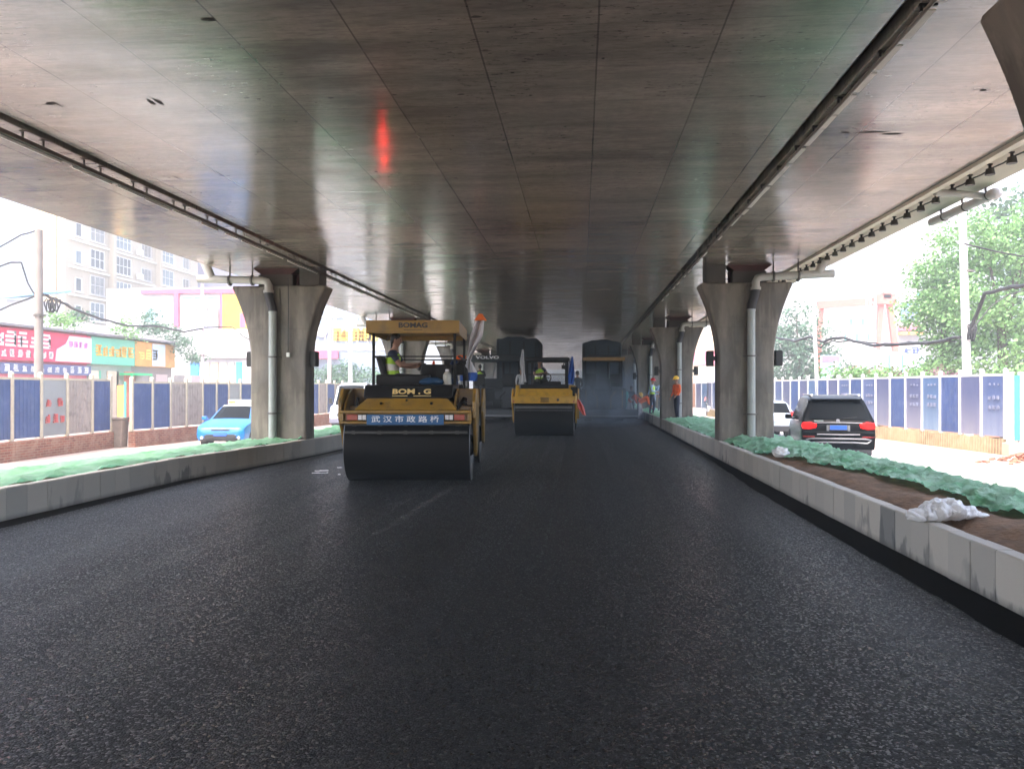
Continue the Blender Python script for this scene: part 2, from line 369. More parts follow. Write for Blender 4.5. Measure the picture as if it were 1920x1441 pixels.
for k, (px, py, lx, ly, rz, lb) in enumerate([(603, 883, .26, .07, .35, 'longer white paper strip on the fresh asphalt'), (600, 887, .30, .05, .32, 'thin ragged white paper strip on the asphalt beside the longer strip'), (637, 877, .10, .04, .3, 'short white paper scrap closest to the roller drum'), (636, 890, .05, .03, 0, 'tiny white crumb of paper on the asphalt by the drum')]):
    p = at(px, py, z=0); ly *= 1.5; mb = MB(); rr = random.Random(k); n = 7; top = []; bot = []
    for i in range(n + 1):
        t = i / n - .5; wv = ly * (.5 - abs(t) * .6 + rr.uniform(-.1, .1)); zz = .008 + .012 * rr.random(); top.append((t * lx, wv, zz)); bot.append((t * lx, -wv * rr.uniform(.5, 1), .006))
    mb.add(top + bot, [(i, n + 1 + i, n + 2 + i, i + 1) for i in range(n)])
    o = mb.build('paper_scrap', whitem); o.location = p; o.rotation_euler = (0, 0, rz); tag(o, lb, 'paper scrap', 'white scraps on the asphalt')
# pale dusty rolling marks the drum edge left on the mat
def streak(pts, w, seed, strength):
    nm = 'dust_mark_%.2f' % strength
    if nm not in MATS:
        g = NG(nm); a = g.rng(g.noise(g.mapping((2.5, 1, 1)), 4, 5, .7), .42, .68, 0, strength); g.out((.26, .25, .23), .8, None, Alpha=a)
    P = [at(x, y, z=0) for x, y in pts]; mb = MB(); top = []; bot = []; rr = random.Random(seed); Q = []
    for a, b in zip(P, P[1:]):
        for i in range(6): Q.append(a.lerp(b, i / 6))
    Q.append(P[-1]); n = len(Q)
    for i, q in enumerate(Q):
        d = (Q[min(i + 1, n - 1)] - Q[max(i - 1, 0)]).normalized(); s = Vector((d.y, -d.x, 0)); t = math.sin(math.pi * (i + .5) / n) ** .5; ww = w * t * rr.uniform(.6, 1.2)
        top.append(q + s * ww + Vector((0, 0, .004))); bot.append(q - s * ww * .8 + Vector((0, 0, .004)))
    mb.add(top + bot, [(i, n + i, n + 1 + i, i + 1) for i in range(n - 1)])
    return tag(mb.build('dust_streak', MATS[nm], recalc=False), None, None, None, 'structure')
streak([(858, 907), (835, 922), (790, 950), (745, 980), (690, 1008)], .10, 1, .38)
streak([(690, 1008), (640, 1035), (590, 1065), (555, 1090), (520, 1100)], .12, 2, .16)
streak([(672, 910), (640, 925), (605, 940), (575, 955)], .10, 3, .18)
streak([(800, 912), (760, 935), (720, 965), (690, 985)], .10, 4, .12)
streak([(1200, 925), (1215, 905), (1300, 930)], .02, 5, .15)

# black tack-coated gutter strips left unrolled beside the kerbs
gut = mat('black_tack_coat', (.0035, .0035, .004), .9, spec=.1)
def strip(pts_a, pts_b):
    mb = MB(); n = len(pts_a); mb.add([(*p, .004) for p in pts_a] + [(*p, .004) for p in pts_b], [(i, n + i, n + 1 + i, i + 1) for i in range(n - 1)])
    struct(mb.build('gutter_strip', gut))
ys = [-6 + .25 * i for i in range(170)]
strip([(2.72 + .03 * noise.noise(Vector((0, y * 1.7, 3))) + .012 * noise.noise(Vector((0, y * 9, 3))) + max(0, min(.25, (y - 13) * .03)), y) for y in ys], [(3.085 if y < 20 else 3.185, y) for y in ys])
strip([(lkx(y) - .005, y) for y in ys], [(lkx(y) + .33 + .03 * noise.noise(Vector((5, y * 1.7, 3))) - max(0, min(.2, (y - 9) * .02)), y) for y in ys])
# ------------------------------------------------------------------ the elevated road above, its piers and fittings
def soffit_mat():
    g = NG('soffit_concrete'); x, y, z = g.xyz()
    PX, PY = .985, 1.68
    u = g.math('DIVIDE', g.math('SUBTRACT', x, .14), PX); v = g.math('DIVIDE', g.math('SUBTRACT', y, .35), PY / 2)
    wob = g.noise(g.mapping((.2, 1.2, 1)), 1.5, 4)
    fu = g.math('ABSOLUTE', g.math('SUBTRACT', g.math('FRACT', g.math('ADD', u, g.math('MULTIPLY', wob, .012))), .0)); fv = g.math('FRACT', v)
    ju = g.math('MAXIMUM', g.math('LESS_THAN', fu, .008), g.math('GREATER_THAN', fu, .992)); jv = g.math('LESS_THAN', fv, .016)
    cell = g.N.new('ShaderNodeCombineXYZ'); g.L.new(g.math('FLOOR', u), cell.inputs[0]); g.L.new(g.math('FLOOR', g.math('DIVIDE', v, 2.)), cell.inputs[1])
    wn = g.N.new('ShaderNodeTexWhiteNoise'); g.L.new(cell.outputs[0], wn.inputs[0])
    n1 = g.noise(g.mapping((.55, 2.6, 1)), 1.0, 8, .68); n2 = g.noise(g.mapping((.25, .5, 1)), .8, 4); n3 = g.noise(g.mapping((3, 16, 1)), 1.6, 6, .7)
    c = g.mix(g.rng(n1, .38, .62), (.335, .297, .255), (.175, .158, .138))
    c = g.mix(g.rng(n3, .48, .68, 0, .6), c, (.12, .10, .085)); c = g.mix(g.rng(n2, .38, .62, 0, .45), c, (.40, .36, .315))
    c = g.mix(g.rng(g.noise(g.mapping((.7, .5, 1), loc=(3, 7, 0)), .7, 3), .5, .68, 0, .15), c, (.20, .22, .20))
    c = g.mix(g.rng(g.noise(g.tc, 9, 6, .75), .4, .7, 0, .35), c, (.13, .118, .105))
    tone = g.rng(wn.outputs[0], 0, 1, .9, 1.08); hv = g.N.new('ShaderNodeHueSaturation'); g.L.new(c, hv.inputs['Color']); g.L.new(tone, hv.inputs['Value']); c = hv.outputs[0]
    pit = g.math('MULTIPLY', g.math('GREATER_THAN', g.noise(g.mapping((5, 14, 1)), 2.4, 4), .645), g.math('GREATER_THAN', g.noise(g.mapping((.5, .5, 1)), 1.3, 2), .52)); c = g.mix(g.math('MULTIPLY', pit, .75), c, (.06, .05, .045))
    c = g.mix(g.math('MULTIPLY', ju, g.rng(n2, .3, .7, .75, .35)), c, (.05, .045, .04)); c = g.mix(g.math('MULTIPLY', jv, g.rng(n1, .3, .6, .04, .45)), c, (.07, .06, .055))
    h = g.math('ADD', g.math('MULTIPLY', g.noise(g.mapping((.5, 13, 1)), 1.0, 4, .6), 1.0), g.math('MULTIPLY', g.math('MAXIMUM', ju, jv), -.5))
    h = g.math('ADD', h, g.math('MULTIPLY', g.noise(g.mapping((1.2, 2.2, 1)), 1.0, 3), .9))
    ro = g.rng(g.noise(g.mapping((.6, 1.6, 1)), 1.3, 5), .35, .65, .10, .24)
    return g.out(c, ro, g.bump(h, .3, .009), Specular_IOR_Level=1.0)
SOF = soffit_mat()
def pier_mat():
    g = NG('pier_concrete'); o = g.N.new('ShaderNodeObjectInfo').outputs['Random']
    n = g.noise(g.mapping((1.6, 1.6, .5)), 1.5, 7, .6); n2 = g.noise(g.mapping((5, 5, .6)), 1.4, 6); x, y, z = g.xyz()
    c = g.mix(g.rng(n, .44, .56), (.19, .168, .142), (.115, .10, .085)); c = g.mix(g.rng(n2, .52, .66, 0, .55), c, (.27, .24, .205))
    patch = g.noise(g.mapping((1.3, 1.3, 1.0), loc=(5, 1, 2)), 1.1, 2); c = g.mix(g.rng(patch, .53, .56, 0, .45), c, (.15, .14, .13))
    jz = g.math('LESS_THAN', g.math('FRACT', g.math('DIVIDE', z, 1.5)), .006); c = g.mix(g.math('MULTIPLY', jz, .4), c, (.06, .05, .05))
    return g.out(c, .7, g.bump(g.noise(g.tc, 14, 6, .7), .35, .01), Specular_IOR_Level=.4)
PM = pier_mat()
steel_red = mat('red_primer_steel', (.07, .018, .016), .6, var=.4, vs=6)
blockm = mat('bearing_concrete', (.075, .068, .06), .8, var=.25, vs=4)
pvc = mat('grey_pvc', (.34, .37, .36), .4, var=.15, vs=2.5, dirt=.35, dirtcol=(.25, .24, .2))
pvc2 = mat('grey_pvc_warm', (.40, .39, .36), .45, var=.15, vs=3)  # warmer, slightly paler grey for elbows, risers and the parapet drain
rubber = mat('black_rubber', (.018, .018, .02), .55)
blackm = mat('black_metal', (.015, .015, .016), .5)
darks = mat('dark_galvanised', (.13, .12, .11), .5, metal=.4, var=.3, vs=6)

deck = thing('viaduct', 'long grey concrete elevated road overhead that roofs the fresh asphalt', 'bridge', (0, 0, 0))
ZS = 4.45; Y0, Y1 = -30, 118
mb = MB()
# underside built in strips so the two slots between the girders are real recesses
for (a, b) in ((-8.65, -6.12), (-5.98, 2.38), (2.50, 5.0)): mb.box(a, b, Y0, Y1, ZS, ZS + .35)
mb.box(-6.12, -5.98, Y0, Y1, ZS + .18, ZS + .35); mb.box(2.38, 2.50, Y0, Y1, ZS + .12, ZS + .35)
mb.box(-8.6, 4.95, Y0, Y1, ZS + .353, ZS + 1.5); mb.build('deck', SOF, deck, bevel=.008, seg=1)
wingm = mat('pale_wing_concrete', (.74, .66, .56), .75, var=.15, vs=2, bump=.3, bs=18, stretch=(1, .3, 1))
mb = MB(); mb.prism([(5.063, ZS + .19), (5.74, ZS + .0), (5.80, ZS + .03), (5.80, ZS + 1.6), (5.5, ZS + 1.6), (5.5, ZS + .3), (5.063, ZS + .3)], Y0, Y1); mb.build('parapet', wingm, deck)
mb = MB(); mb.box(4.955, 5.06, Y0, Y1, ZS - .05, ZS + .05); mb.build('drip_edge', wingm, deck)
mb = MB(); mb.prism([(-8.653, ZS + .06), (-8.653, ZS + 1.6), (-8.9, ZS + 1.6), (-8.9, ZS + .2)], Y0, Y1); mb.build('parapet', wingm, deck)
# rust-dark gashes, anchors and stained form-tie scars on the underside, at their own places
pit = mat('exposed_hole', (.03, .024, .02), .95); rr = random.Random(3)
for (px, py, lx, ly) in [(392, 37, .13, .05), (893, 32, .08, .03), (95, 195, .10, .05), (108, 196, .02, .12), (283, 192, .04, .10), (297, 192, .05, .13), (317, 333, .05, .03), (331, 333, .02, .14), (415, 329, .07, .03), (428, 330, .05, .03), (463, 184, .06, .02), (486, 186, .04, .02), (620, 184, .08, .03), (740, 178, .06, .02), (865, 177, .05, .02), (995, 179, .04, .02), (705, 322, .05, .05), (1131, 110, .03, .03), (1200, 324, .05, .02), (1410, 180, .05, .02), (1428, 182, .08, .02), (1322, 326, .09, .03), (1567, 180, .06, .02), (1588, 179, .05, .03), (1638, 248, .42, .03), (1585, 249, .12, .03), (1673, 252, .2, .04), (1843, 170, .05, .03), (75, 337, .05, .04), (204, 334, .03, .1), (855, 334, .06, .04), (1464, 326, .04, .03)]:
    p = at(px, py, z=ZS - .004); n = 7; ring = []
    for i in range(n):
        a = 2 * math.pi * i / n; k = rr.uniform(.6, 1.1); ring.append((p.x + math.cos(a) * lx * k * .6, p.y + math.sin(a) * ly * k * .8, ZS - .004))
    mb = MB(); mb.add(ring, [tuple(range(n))]); mb.build('scar', pit, deck, recalc=False)

# pier template: local origin at the centre of the front face, base at z=0 of the world
def make_pier():
    t = thing('pier', 'x', 'bridge pier', (0, 0, 0), 0, 'flared concrete piers of the elevated road')
    hw, top, fl = .62, 4.03, .42; prof = [(-hw, -.4), (hw, -.4)]
    for i in range(13):
        u = i / 12; z = 2.25 + (top - .06 - 2.25) * u; prof.append((hw + fl * u ** 1.9, z))
    prof.append((hw + fl, top)); prof += [(-x, z) for x, z in prof[::-1][:-2]]
    # two halves with a recess between
    mb = MB(); mb.prism(prof, 0, .62); mb.build('shaft', PM, t, bevel=.045, seg=3)
    mb = MB(); mb.box(-.05, .05, -.028, -.002, -.4, 3.95); mb.build('rib', PM, t, bevel=.01)
    return t
pier0 = make_pier()
mb = MB(); mb.box(-.9, -.46, .04, .58, 4.033, 4.447); blk = mb.build('bearing_block', blockm, pier0)
mb = MB(); mb.prism([(-.42, 4.447), (.60, 4.447), (.45, 4.33), (-.28, 4.33)], .1, .5); mb.box(-.26, .42, .08, .52, 4.30, 4.328); mb.cyl((-.33, .3, 4.04), (-.33, .3, 4.32), .04); mb.build('bearing', steel_red, pier0)
mb = MB(); mb.box(-.30, .46, .06, .56, 4.033, 4.298); mb.build('pedestal', blockm, pier0)
RY = [4.8, 18.6, 31.9, 45.0, 58.2, 71.4, 84.6, 97.8, 111]; LY = [18.2, 31.6, 44.8, 58, 71.2, 84.4, 97.6, 111]
ordinal = ['nearest', 'second', 'third', 'fourth', 'fifth', 'sixth', 'seventh', 'eighth', 'ninth']
RL = {4.8: 'flared concrete pier top cut off by the upper right corner of the frame', 18.6: 'tall flared concrete pier with a pipe, between the black suv and the road', 31.9: 'flared concrete pier behind the worker in an orange jacket and yellow helmet', 45.0: 'hazy flared pier just behind the worker in a red helmet', 58.2: 'faint hazy flared pier, fourth along the helmeted workers side', 71.4: 'pale flared pier, fifth along the helmeted workers side', 84.6: 'very pale flared pier, sixth along the helmeted workers side', 97.8: 'barely visible flared pier, seventh along the helmeted workers side', 111: 'last flared pier at the far end of the workers side'}
LL = {18.2: 'flared concrete pier beside the blue taxi with a grey drain pipe', 31.6: 'flared concrete pier seen through the cab of the large yellow roller', 44.8: 'flared pier behind the white flag of the large roller', 58: 'hazy flared pier beside the paver under the long canopy', 71.2: 'flared pier behind the paver, fifth on the taxi side', 84.4: 'flared pier far behind the paver, sixth on the taxi side', 97.6: 'flared pier far behind the paver, seventh on the taxi side', 111: 'last flared pier on the taxi side'}
first = True; PIERS = []
for (xs, sgn, ys, lab) in ((3.77, 1, RY, RL), (-7.13, -1, LY, LL)):
    for y in ys:
        p = pier0 if first else dup(pier0); first = False
        p.location = (xs if y != 4.8 else 3.62, y, 0); p['label'] = lab[y]
        PIERS.append((p, xs, y, sgn))
for p, xs, y, sgn in PIERS:     # the block sits on the road side of each pier: turn the left-hand ones end for end
    if sgn < 0:
        for ch in [o for o in COL.objects if o.parent == p]: ch.scale = (-1.09, 1, 1)

# drain pipes down the pier faces
def make_drain(sgn, short=False):
    t = thing('drain_pipe', 'x', 'drain pipe', (0, 0, 0), 0, 'drain pipes running down the piers')
    s = sgn; mb = MB(); mb.cyl((.06 * s, -.13, .2), (.06 * s, -.13, 3.40), .09, n=16); mb.cyl((.06 * s, -.13, 3.36), (.06 * s, -.13, 3.405), .1, n=16); mb.build('pipe', pvc, t, smooth=True)
    mb = MB(); mb.tube([(.06 * s, -.13, 3.40), (.07 * s, -.13, 3.5), (.14 * s, -.13, 3.72), (.16 * s, -.13, 3.86)], .1, 14); mb.build('rubber_joint', rubber, t, smooth=True)
    mb = MB(); mb.tube([(.16 * s, -.13, 3.82), (.16 * s, -.13, 4.02), (.2 * s, -.13, 4.10), (.3 * s, -.13, 4.13), (1.88 * s, -.13, 4.19)], .09, 16); mb.cyl((.16 * s, -.13, 3.84), (.16 * s, -.13, 3.9), .12, n=16); mb.build('elbow', pvc2, t, smooth=True)
    mb = MB(); mb.tube([(1.55 * s, -.13, 4.2), (1.62 * s, -.13, 4.36), (1.72 * s, -.13, 4.6)], .1, 14); mb.build('riser', pvc2, t, smooth=True)
    for xx in (.55, 1.1):
        mb = MB(); mb.cbox((xx * s, -.13, 4.33), (.03, .03, .3)); mb.cyl((xx * s - .02, -.13, 4.14), (xx * s + .02, -.13, 4.14), .125, n=14); mb.build('hanger', darks, t)
    for zz in (1.0, 2.32):
        mb = MB(); mb.cyl((.06 * s, -.13, zz), (.06 * s, -.13, zz + .035), .113, n=16); mb.box(.06 * s - .17, .06 * s + .17, -.04, -.005, zz, zz + .035); mb.build('clamp', darks, t)
    return t
drR = make_drain(1); drL = make_drain(-1); usedR = usedL = False
for p, xs, y, sgn in PIERS:
    if y < 10 or y > 75: continue
    src = drR if sgn > 0 else drL; used = usedR if sgn > 0 else usedL
    d = dup(src) if used else src
    if sgn > 0: usedR = True
    else: usedL = True
    d.location = (xs + .02 * sgn, y, 0)
    d['label'] = {18.6: 'thick grey drain pipe on the pier nearest the black suv', 31.9: 'grey drain pipe right behind the worker in the orange jacket', 45.0: 'hazy drain pipe on the pier behind the red helmet worker', 58.2: 'faint drain pipe on the fourth pier of the workers side', 71.4: 'faint drain pipe on the fifth pier of the workers side',
                  18.2: 'pale green grey drain pipe on the pier next to the blue taxi', 31.6: 'drain pipe seen through the cab of the large roller', 44.8: 'drain pipe on the pier behind the large roller flag', 58: 'drain pipe on the pier beside the canopied paver', 71.2: 'drain pipe on the fifth pier on the taxi side'}[y]
t = thing('pier_socket', 'small white socket hanging on a thin black wire down the pier by the taxi', 'socket', (-6.86, 18.13, 0))
mb = MB(); mb.tube([(0, 0, 4.2), (.01, 0, 3.4), (0, 0, 2.44)], .012, 6); mb.build('wire', blackm, t); mb = MB(); mb.box(-.04, .04, -.02, .03, 2.34, 2.44); mb.build('box', mat('white_plastic', (.7, .7, .68), .5), t, bevel=.008)
# flood lights bracketed to both sides of each pier
def make_flood():
    t = thing('floodlight', 'x', 'floodlight', (0, 0, 0), 0, 'black floodlights bracketed to the piers')
    mb = MB(); mb.box(-.22, -.08, -.12, .12, -.18, .18); mb.box(-.235, -.22, -.1, .1, -.16, .16); mb.build('housing', blackm, t, bevel=.008)
    mb = MB(); mb.box(-.078, .02, -.03, .03, -.05, .05); mb.box(-.02, .0, -.07, .07, -.09, .09); mb.build('bracket', darks, t)
    return t
fl0 = make_flood(); first = True
nm = {18.6: 'pier nearest the black suv', 31.9: 'pier behind the orange jacket worker', 45.0: 'hazy pier behind the red helmet', 58.2: 'fourth pier of the workers side', 71.4: 'fifth pier of the workers side', 18.2: 'pier beside the blue taxi', 31.6: 'pier behind the large roller cab', 44.8: 'pier behind the large roller flag'}
for p, xs, y, sgn in PIERS:
    if y < 10 or y > 75 or (sgn < 0 and y > 46): continue
    for s in (-1, 1):
        f = fl0 if first else dup(fl0); first = False
        f.location = (xs + s * .625, y + .3, 2.3); f.rotation_euler = (0, 0, 0 if s < 0 else math.pi)
        inner = (s * sgn < 0); f['label'] = 'black floodlight on the %s of the %s' % ('road side' if inner else 'outer side', nm[y])
# cable tray under the left slot, and the thin conduit with white tape under the right one
t = thing('cable_tray', 'dark cable tray on short hangers under the ceiling slot on the taxi side', 'cable tray', (-6.16, 0, 0))
mb = MB(); mb.box(-.03, .03, 3, 90, ZS - .13, ZS - .085); mb.build('channel', mat('rusty_tray', (.09, .075, .06), .7, var=.3), t)
rr = random.Random(8); y = 5.0; k = 0
while y < 62:
    mb = MB(); mb.box(-.008, .008, y, y + .02, ZS - .086, ZS + .02); mb.box(-.03, .05, y - .01, y + .03, ZS - .012, ZS - .002); mb.build('hanger', darks, t); y += (.34 if k % 2 == 0 else .75); k += 1
y = 6.0
tape = mat('white_tape', (.7, .68, .64), .7, var=.2)
while y < 30:
    L_ = rr.uniform(.5, 1.2); mb = MB(); mb.box(-.055, -.034, y, y + L_, ZS - .15 + rr.uniform(-.01, .01), ZS - .112); y += L_ + rr.uniform(.02, .3); mb.build('tape', tape, t)
t = thing('conduit', 'thin conduit with broken white tape under the ceiling slot near the upper right', 'conduit', (2.56, 0, 0))
mb = MB(); mb.cyl((0, 2.5, ZS - .03), (0, 90, ZS - .03), .018, n=8); mb.build('pipe', mat('dull_conduit', (.16, .14, .12), .6), t, smooth=True)
y = 4.6
while y < 13: L_ = rr.uniform(.35, .8); mb = MB(); mb.cbox((.035, y + L_ / 2, ZS - .035), (.075, L_, .012), rz=rr.uniform(-.02, .02)); y += L_ + rr.uniform(.01, .16); mb.build('tape', tape, t)
while y < 26: L_ = rr.uniform(.3, .8); mb = MB(); mb.cbox((.03, y + L_ / 2, ZS - .03), (.04, L_, .01)); y += L_ + rr.uniform(.3, 1.4); mb.build('tape', tape, t)
y = 3.2; k = 0
while y < 45:
    mb = MB(); mb.cbox((0, y, ZS - .012), (.13, .025, .022), rz=rr.uniform(-.3, .3)); mb.cbox((-.05, y, ZS - .03), (.02, .02, .06)); mb.build('clip', blackm, t); y += rr.uniform(.6, 1.1); k += 1

# row of small wing lamps on one cable
def make_lamp():
    t = thing('wing_lamp', 'x', 'lamp', (0, 0, 0), 0, 'small black lamps strung under the parapet')
    mb = MB(); mb.cyl((0, 0, -.10), (0, 0, -.02), .062, .05, 10); mb.build('shade', mat('lamp_brown', (.05, .045, .04), .5), t, smooth=True)
    mb = MB(); mb.cyl((0, 0, -.02), (0, 0, .04), .02, n=8); mb.box(-.03, .03, -.02, .02, .03, .045); mb.build('stem', blackm, t)
    return t
l0 = make_lamp(); NL = 34; LX = 5.36
for i in range(NL):
    l = l0 if i == 0 else dup(l0); y = 9.35 + i * .535; l.location = (LX, y, ZS + .058)
    l['label'] = 'small black lamp strung under the parapet on the suv side'
mb = MB(); pts = []
for i in range(NL):
    y = 9.35 + i * .535; pts += [(LX + .03, y, ZS + .05), (LX + .03, y + .27, ZS + .035)]
mb.tube(pts, .011, 5); tag(mb.build('lamp_cable', blackm, smooth=True), 'thin black cable linking the small lamps under the parapet', 'cable')
t = thing('parapet_drain', 'loose grey drain pipe hooked under the parapet edge above the trees', 'drain pipe', (0, 0, 0))
mb = MB(); mb.tube([(5.08, 11.9, ZS - .04), (5.4, 11.9, ZS - .06), (5.74, 11.9, ZS - .1)], .05, 12); mb.build('pipe', pvc2, t, smooth=True)
mb = MB(); mb.tube([(5.78, 11.7, ZS - .12), (5.78, 13.7, ZS - .1)], .065, 14); mb.sphere((5.78, 11.7, ZS - .12), (.1, .14, .08)); mb.build('outlet_pipe', mat('pale_pvc', (.55, .53, .53), .5), t, smooth=True)
for yy in (11.8, 12.5, 13.2):
    mb = MB(); mb.cyl((5.78, yy, ZS - .11), (5.78, yy + .03, ZS - .11), .075, n=12); mb.cbox((5.72, yy + .015, ZS - .03), (.02, .03, .06)); mb.build('hanger', darks, t)
# ------------------------------------------------------------------ people (one skinned body each; faces carry skin / cloth materials)
SKIN = mat('skin', (.35, .19, .13), .6); HAIR = mat('black_hair', (.012, .01, .01), .6); SHOE = mat('dark_shoe', (.02, .018, .018), .6)
def cloth(n, c): return mat('cloth_' + n, c, .85, var=.25, vs=8, bump=.4, bs=18)
POSES = {}
def stand_pose(arms=((.24, .02, 1.12), (.26, -.16, .92)), arms2=((-.24, .02, 1.12), (-.26, -.14, .92)), step=.08):
    return dict(pelvis=(0, 0, .95), waist=(0, 0, 1.08), chest=(0, 0, 1.32), neck=(0, -.01, 1.47), head=(0, -.03, 1.6), shr=(.18, 0, 1.40), elr=arms[0], har=arms[1], shl=(-.18, 0, 1.40), ell=arms2[0], hal=arms2[1],
                hipr=(.09, 0, .9), knr=(.10, -step, .5), anr=(.10, .0, .09), toer=(.11, -.17, .035), hipl=(-.09, 0, .9), knl=(-.10, step * .5, .5), anl=(-.10, .1, .09), toel=(-.11, -.05, .035))
def stoop_pose():
    return dict(pelvis=(0, .1, .86), waist=(0, -.02, .97), chest=(0, -.28, 1.10), neck=(0, -.44, 1.14), head=(0, -.54, 1.16), shr=(.18, -.34, 1.10), elr=(.22, -.42, .82), har=(.16, -.55, .60), shl=(-.18, -.34, 1.10), ell=(-.2, -.4, .84), hal=(-.12, -.62, .7),
                hipr=(.09, .1, .82), knr=(.12, -.04, .46), anr=(.12, .1, .09), toer=(.13, -.07, .035), hipl=(-.09, .1, .82), knl=(-.12, .05, .45), anl=(-.12, .22, .09), toel=(-.13, .06, .035))
def sit_pose(har=(.16, -.50, .42), hal=(-.16, -.48, .42)):   # z measured from the seat
    return dict(pelvis=(0, 0, .1), waist=(0, .02, .22), chest=(0, .0, .45), neck=(0, -.02, .60), head=(0, -.05, .73), shr=(.19, 0, .54), elr=(.24, -.18, .30), har=har, shl=(-.19, 0, .54), ell=(-.24, -.16, .30), hal=hal,
                hipr=(.1, -.04, .09), knr=(.13, -.44, .10), anr=(.13, -.46, -.32), toer=(.14, -.62, -.37), hipl=(-.1, -.04, .09), knl=(-.13, -.44, .10), anl=(-.13, -.46, -.32), toel=(-.14, -.62, -.37))
RAD = dict(pelvis=.14, waist=.125, chest=.145, neck=.055, head=.04, shr=.068, elr=.045, har=.03, shl=.068, ell=.045, hal=.03, hipr=.095, knr=.062, anr=.04, toer=.033, hipl=.095, knl=.062, anl=.04, toel=.033)
EDG = [('pelvis', 'waist'), ('waist', 'chest'), ('chest', 'neck'), ('neck', 'head'), ('chest', 'shr'), ('shr', 'elr'), ('elr', 'har'), ('chest', 'shl'), ('shl', 'ell'), ('ell', 'hal'), ('pelvis', 'hipr'), ('hipr', 'knr'), ('knr', 'anr'), ('anr', 'toer'), ('pelvis', 'hipl'), ('hipl', 'knl'), ('knl', 'anl'), ('anl', 'toel')]
def person(label, pose, shirt, trousers, loc, rz=0, s=1., sleeves='long', helmet=None, vest=None, hair=True, look=0., group=None, stripes=None, cap=None):
    names = list(pose); me = bpy.data.meshes.new('p'); me.from_pydata([pose[n] for n in names], [(names.index(a), names.index(b)) for a, b in EDG], [])
    o = bpy.data.objects.new('p', me); COL.objects.link(o); o.modifiers.new('s', 'SKIN')
    for i, n in enumerate(names):
        r = RAD[n]; me.skin_vertices[0].data[i].radius = (r, r * (.72 if n in ('chest', 'waist', 'pelvis') else 1)); me.skin_vertices[0].data[i].use_root = (n == 'pelvis')
    sb = o.modifiers.new('u', 'SUBSURF'); sb.levels = 2; sb.render_levels = 2
    dg = bpy.context.evaluated_depsgraph_get(); bme = bpy.data.meshes.new_from_object(o.evaluated_get(dg)); bpy.data.objects.remove(o)
    mats = [SKIN, shirt, trousers, SHOE, HAIR]; V = {n: Vector(pose[n]) for n in names}
    mb = MB(); mb.v = [tuple(v.co) for v in bme.vertices]
    def near(p):
        best = None
        for a, b in EDG:
            A_, B_ = V[a], V[b]; ab = B_ - A_; t = max(0, min(1, (p - A_).dot(ab) / ab.length_squared)); d = (p - A_ - ab * t).length
            if best is None or d < best[0]: best = (d, a, b, t)
        return best
    for poly in bme.polygons:
        _, a, b, t = near(poly.center); m = 1
        if b == 'head' or (b == 'neck' and t > .75): m = 0
        elif b in ('har', 'hal'): m = 0 if (sleeves == 'short' or t > .8) else 1
        elif b in ('elr', 'ell'): m = 0 if (sleeves == 'short' and t > .6) else 1
        elif b.startswith('hip') or b[:2] in ('kn',) or b[:2] == 'an': m = 2
        elif b[:3] == 'toe': m = 3
        elif a == 'pelvis' and t < .35: m = 2
        mb.f.append(tuple(poly.vertices)); mb.m.append(m)
    bpy.data.meshes.remove(bme)
    # head with brow, nose, ears, eyes, mouth; looking along -Y turned by `look`
    hp = V['head'] + Vector((0, 0, .03)); tilt = (V['head'] - V['neck']).normalized() if pose.get('_') is None else Vector((0, 0, 1))
    stoop = V['head'].z - V['neck'].z < .06
    mb.M = Matrix.Translation(hp) @ Matrix.Rotation(look, 4, 'Z') @ Matrix.Rotation(R(55) if stoop else R(8), 4, 'X')
    mb.sphere((0, 0, .0), (.075, .092, .115), 14, 10, m=0); mb.sphere((0, -.012, -.065), (.052, .066, .055), 10, 6, m=0)
    mb.add([(-.014, -.086, -.02), (.014, -.086, -.02), (0, -.118, -.024), (0, -.09, .03)], [(0, 2, 1), (0, 3, 2), (1, 2, 3)], 0)
    for sx in (-1, 1):
        mb.sphere((sx * .077, .0, -.005), (.012, .02, .03), 6, 5, m=0); mb.sphere((sx * .03, -.084, .006), (.013, .009, .007), 6, 4, m=4)
        mb.cbox((sx * .03, -.087, .026), (.03, .008, .006), m=4)
    mb.cbox((0, -.084, -.058), (.04, .01, .007), m=3); mb.M = Matrix()
    # hands: palm, four unequal bent fingers, a thumb from the side
    for hn, en, sd in (('har', 'elr', 1), ('hal', 'ell', -1)):
        P = V[hn]; d = (P - V[en]).normalized(); side = d.cross(Vector((0, 0, 1))); side = side.normalized() if side.length > .1 else Vector((sd, 0, 0)); up = side.cross(d).normalized()
        q = P + d * .045; mb.tube([P, q, q + d * .03], .026, 8, m=0)
        for i, (u, L_) in enumerate(((-.024, .055), (-.008, .068), (.008, .064), (.023, .05))):
            b0 = q + side * u + d * .02; b1 = b0 + d * L_ * .5 - up * .008; b2 = b1 + d * L_ * .35 - up * .03; mb.tube([b0, b1, b2], .0085, 6, m=0, r1=.006)
        tb = P + d * .03 - side * .022 * sd; mb.tube([tb, tb - side * .022 * sd + d * .02, tb - side * .024 * sd + d * .045 - up * .012], .0095, 6, m=0, r1=.007)
    o = mb.build('person', mats, smooth=True); o.location = loc; o.rotation_euler = (0, 0, rz); o.scale = (s, s, s); tag(o, label, 'person', group)
    M = Matrix.Translation(hp) @ Matrix.Rotation(look, 4, 'Z') @ Matrix.Rotation(R(55) if stoop else R(8), 4, 'X')
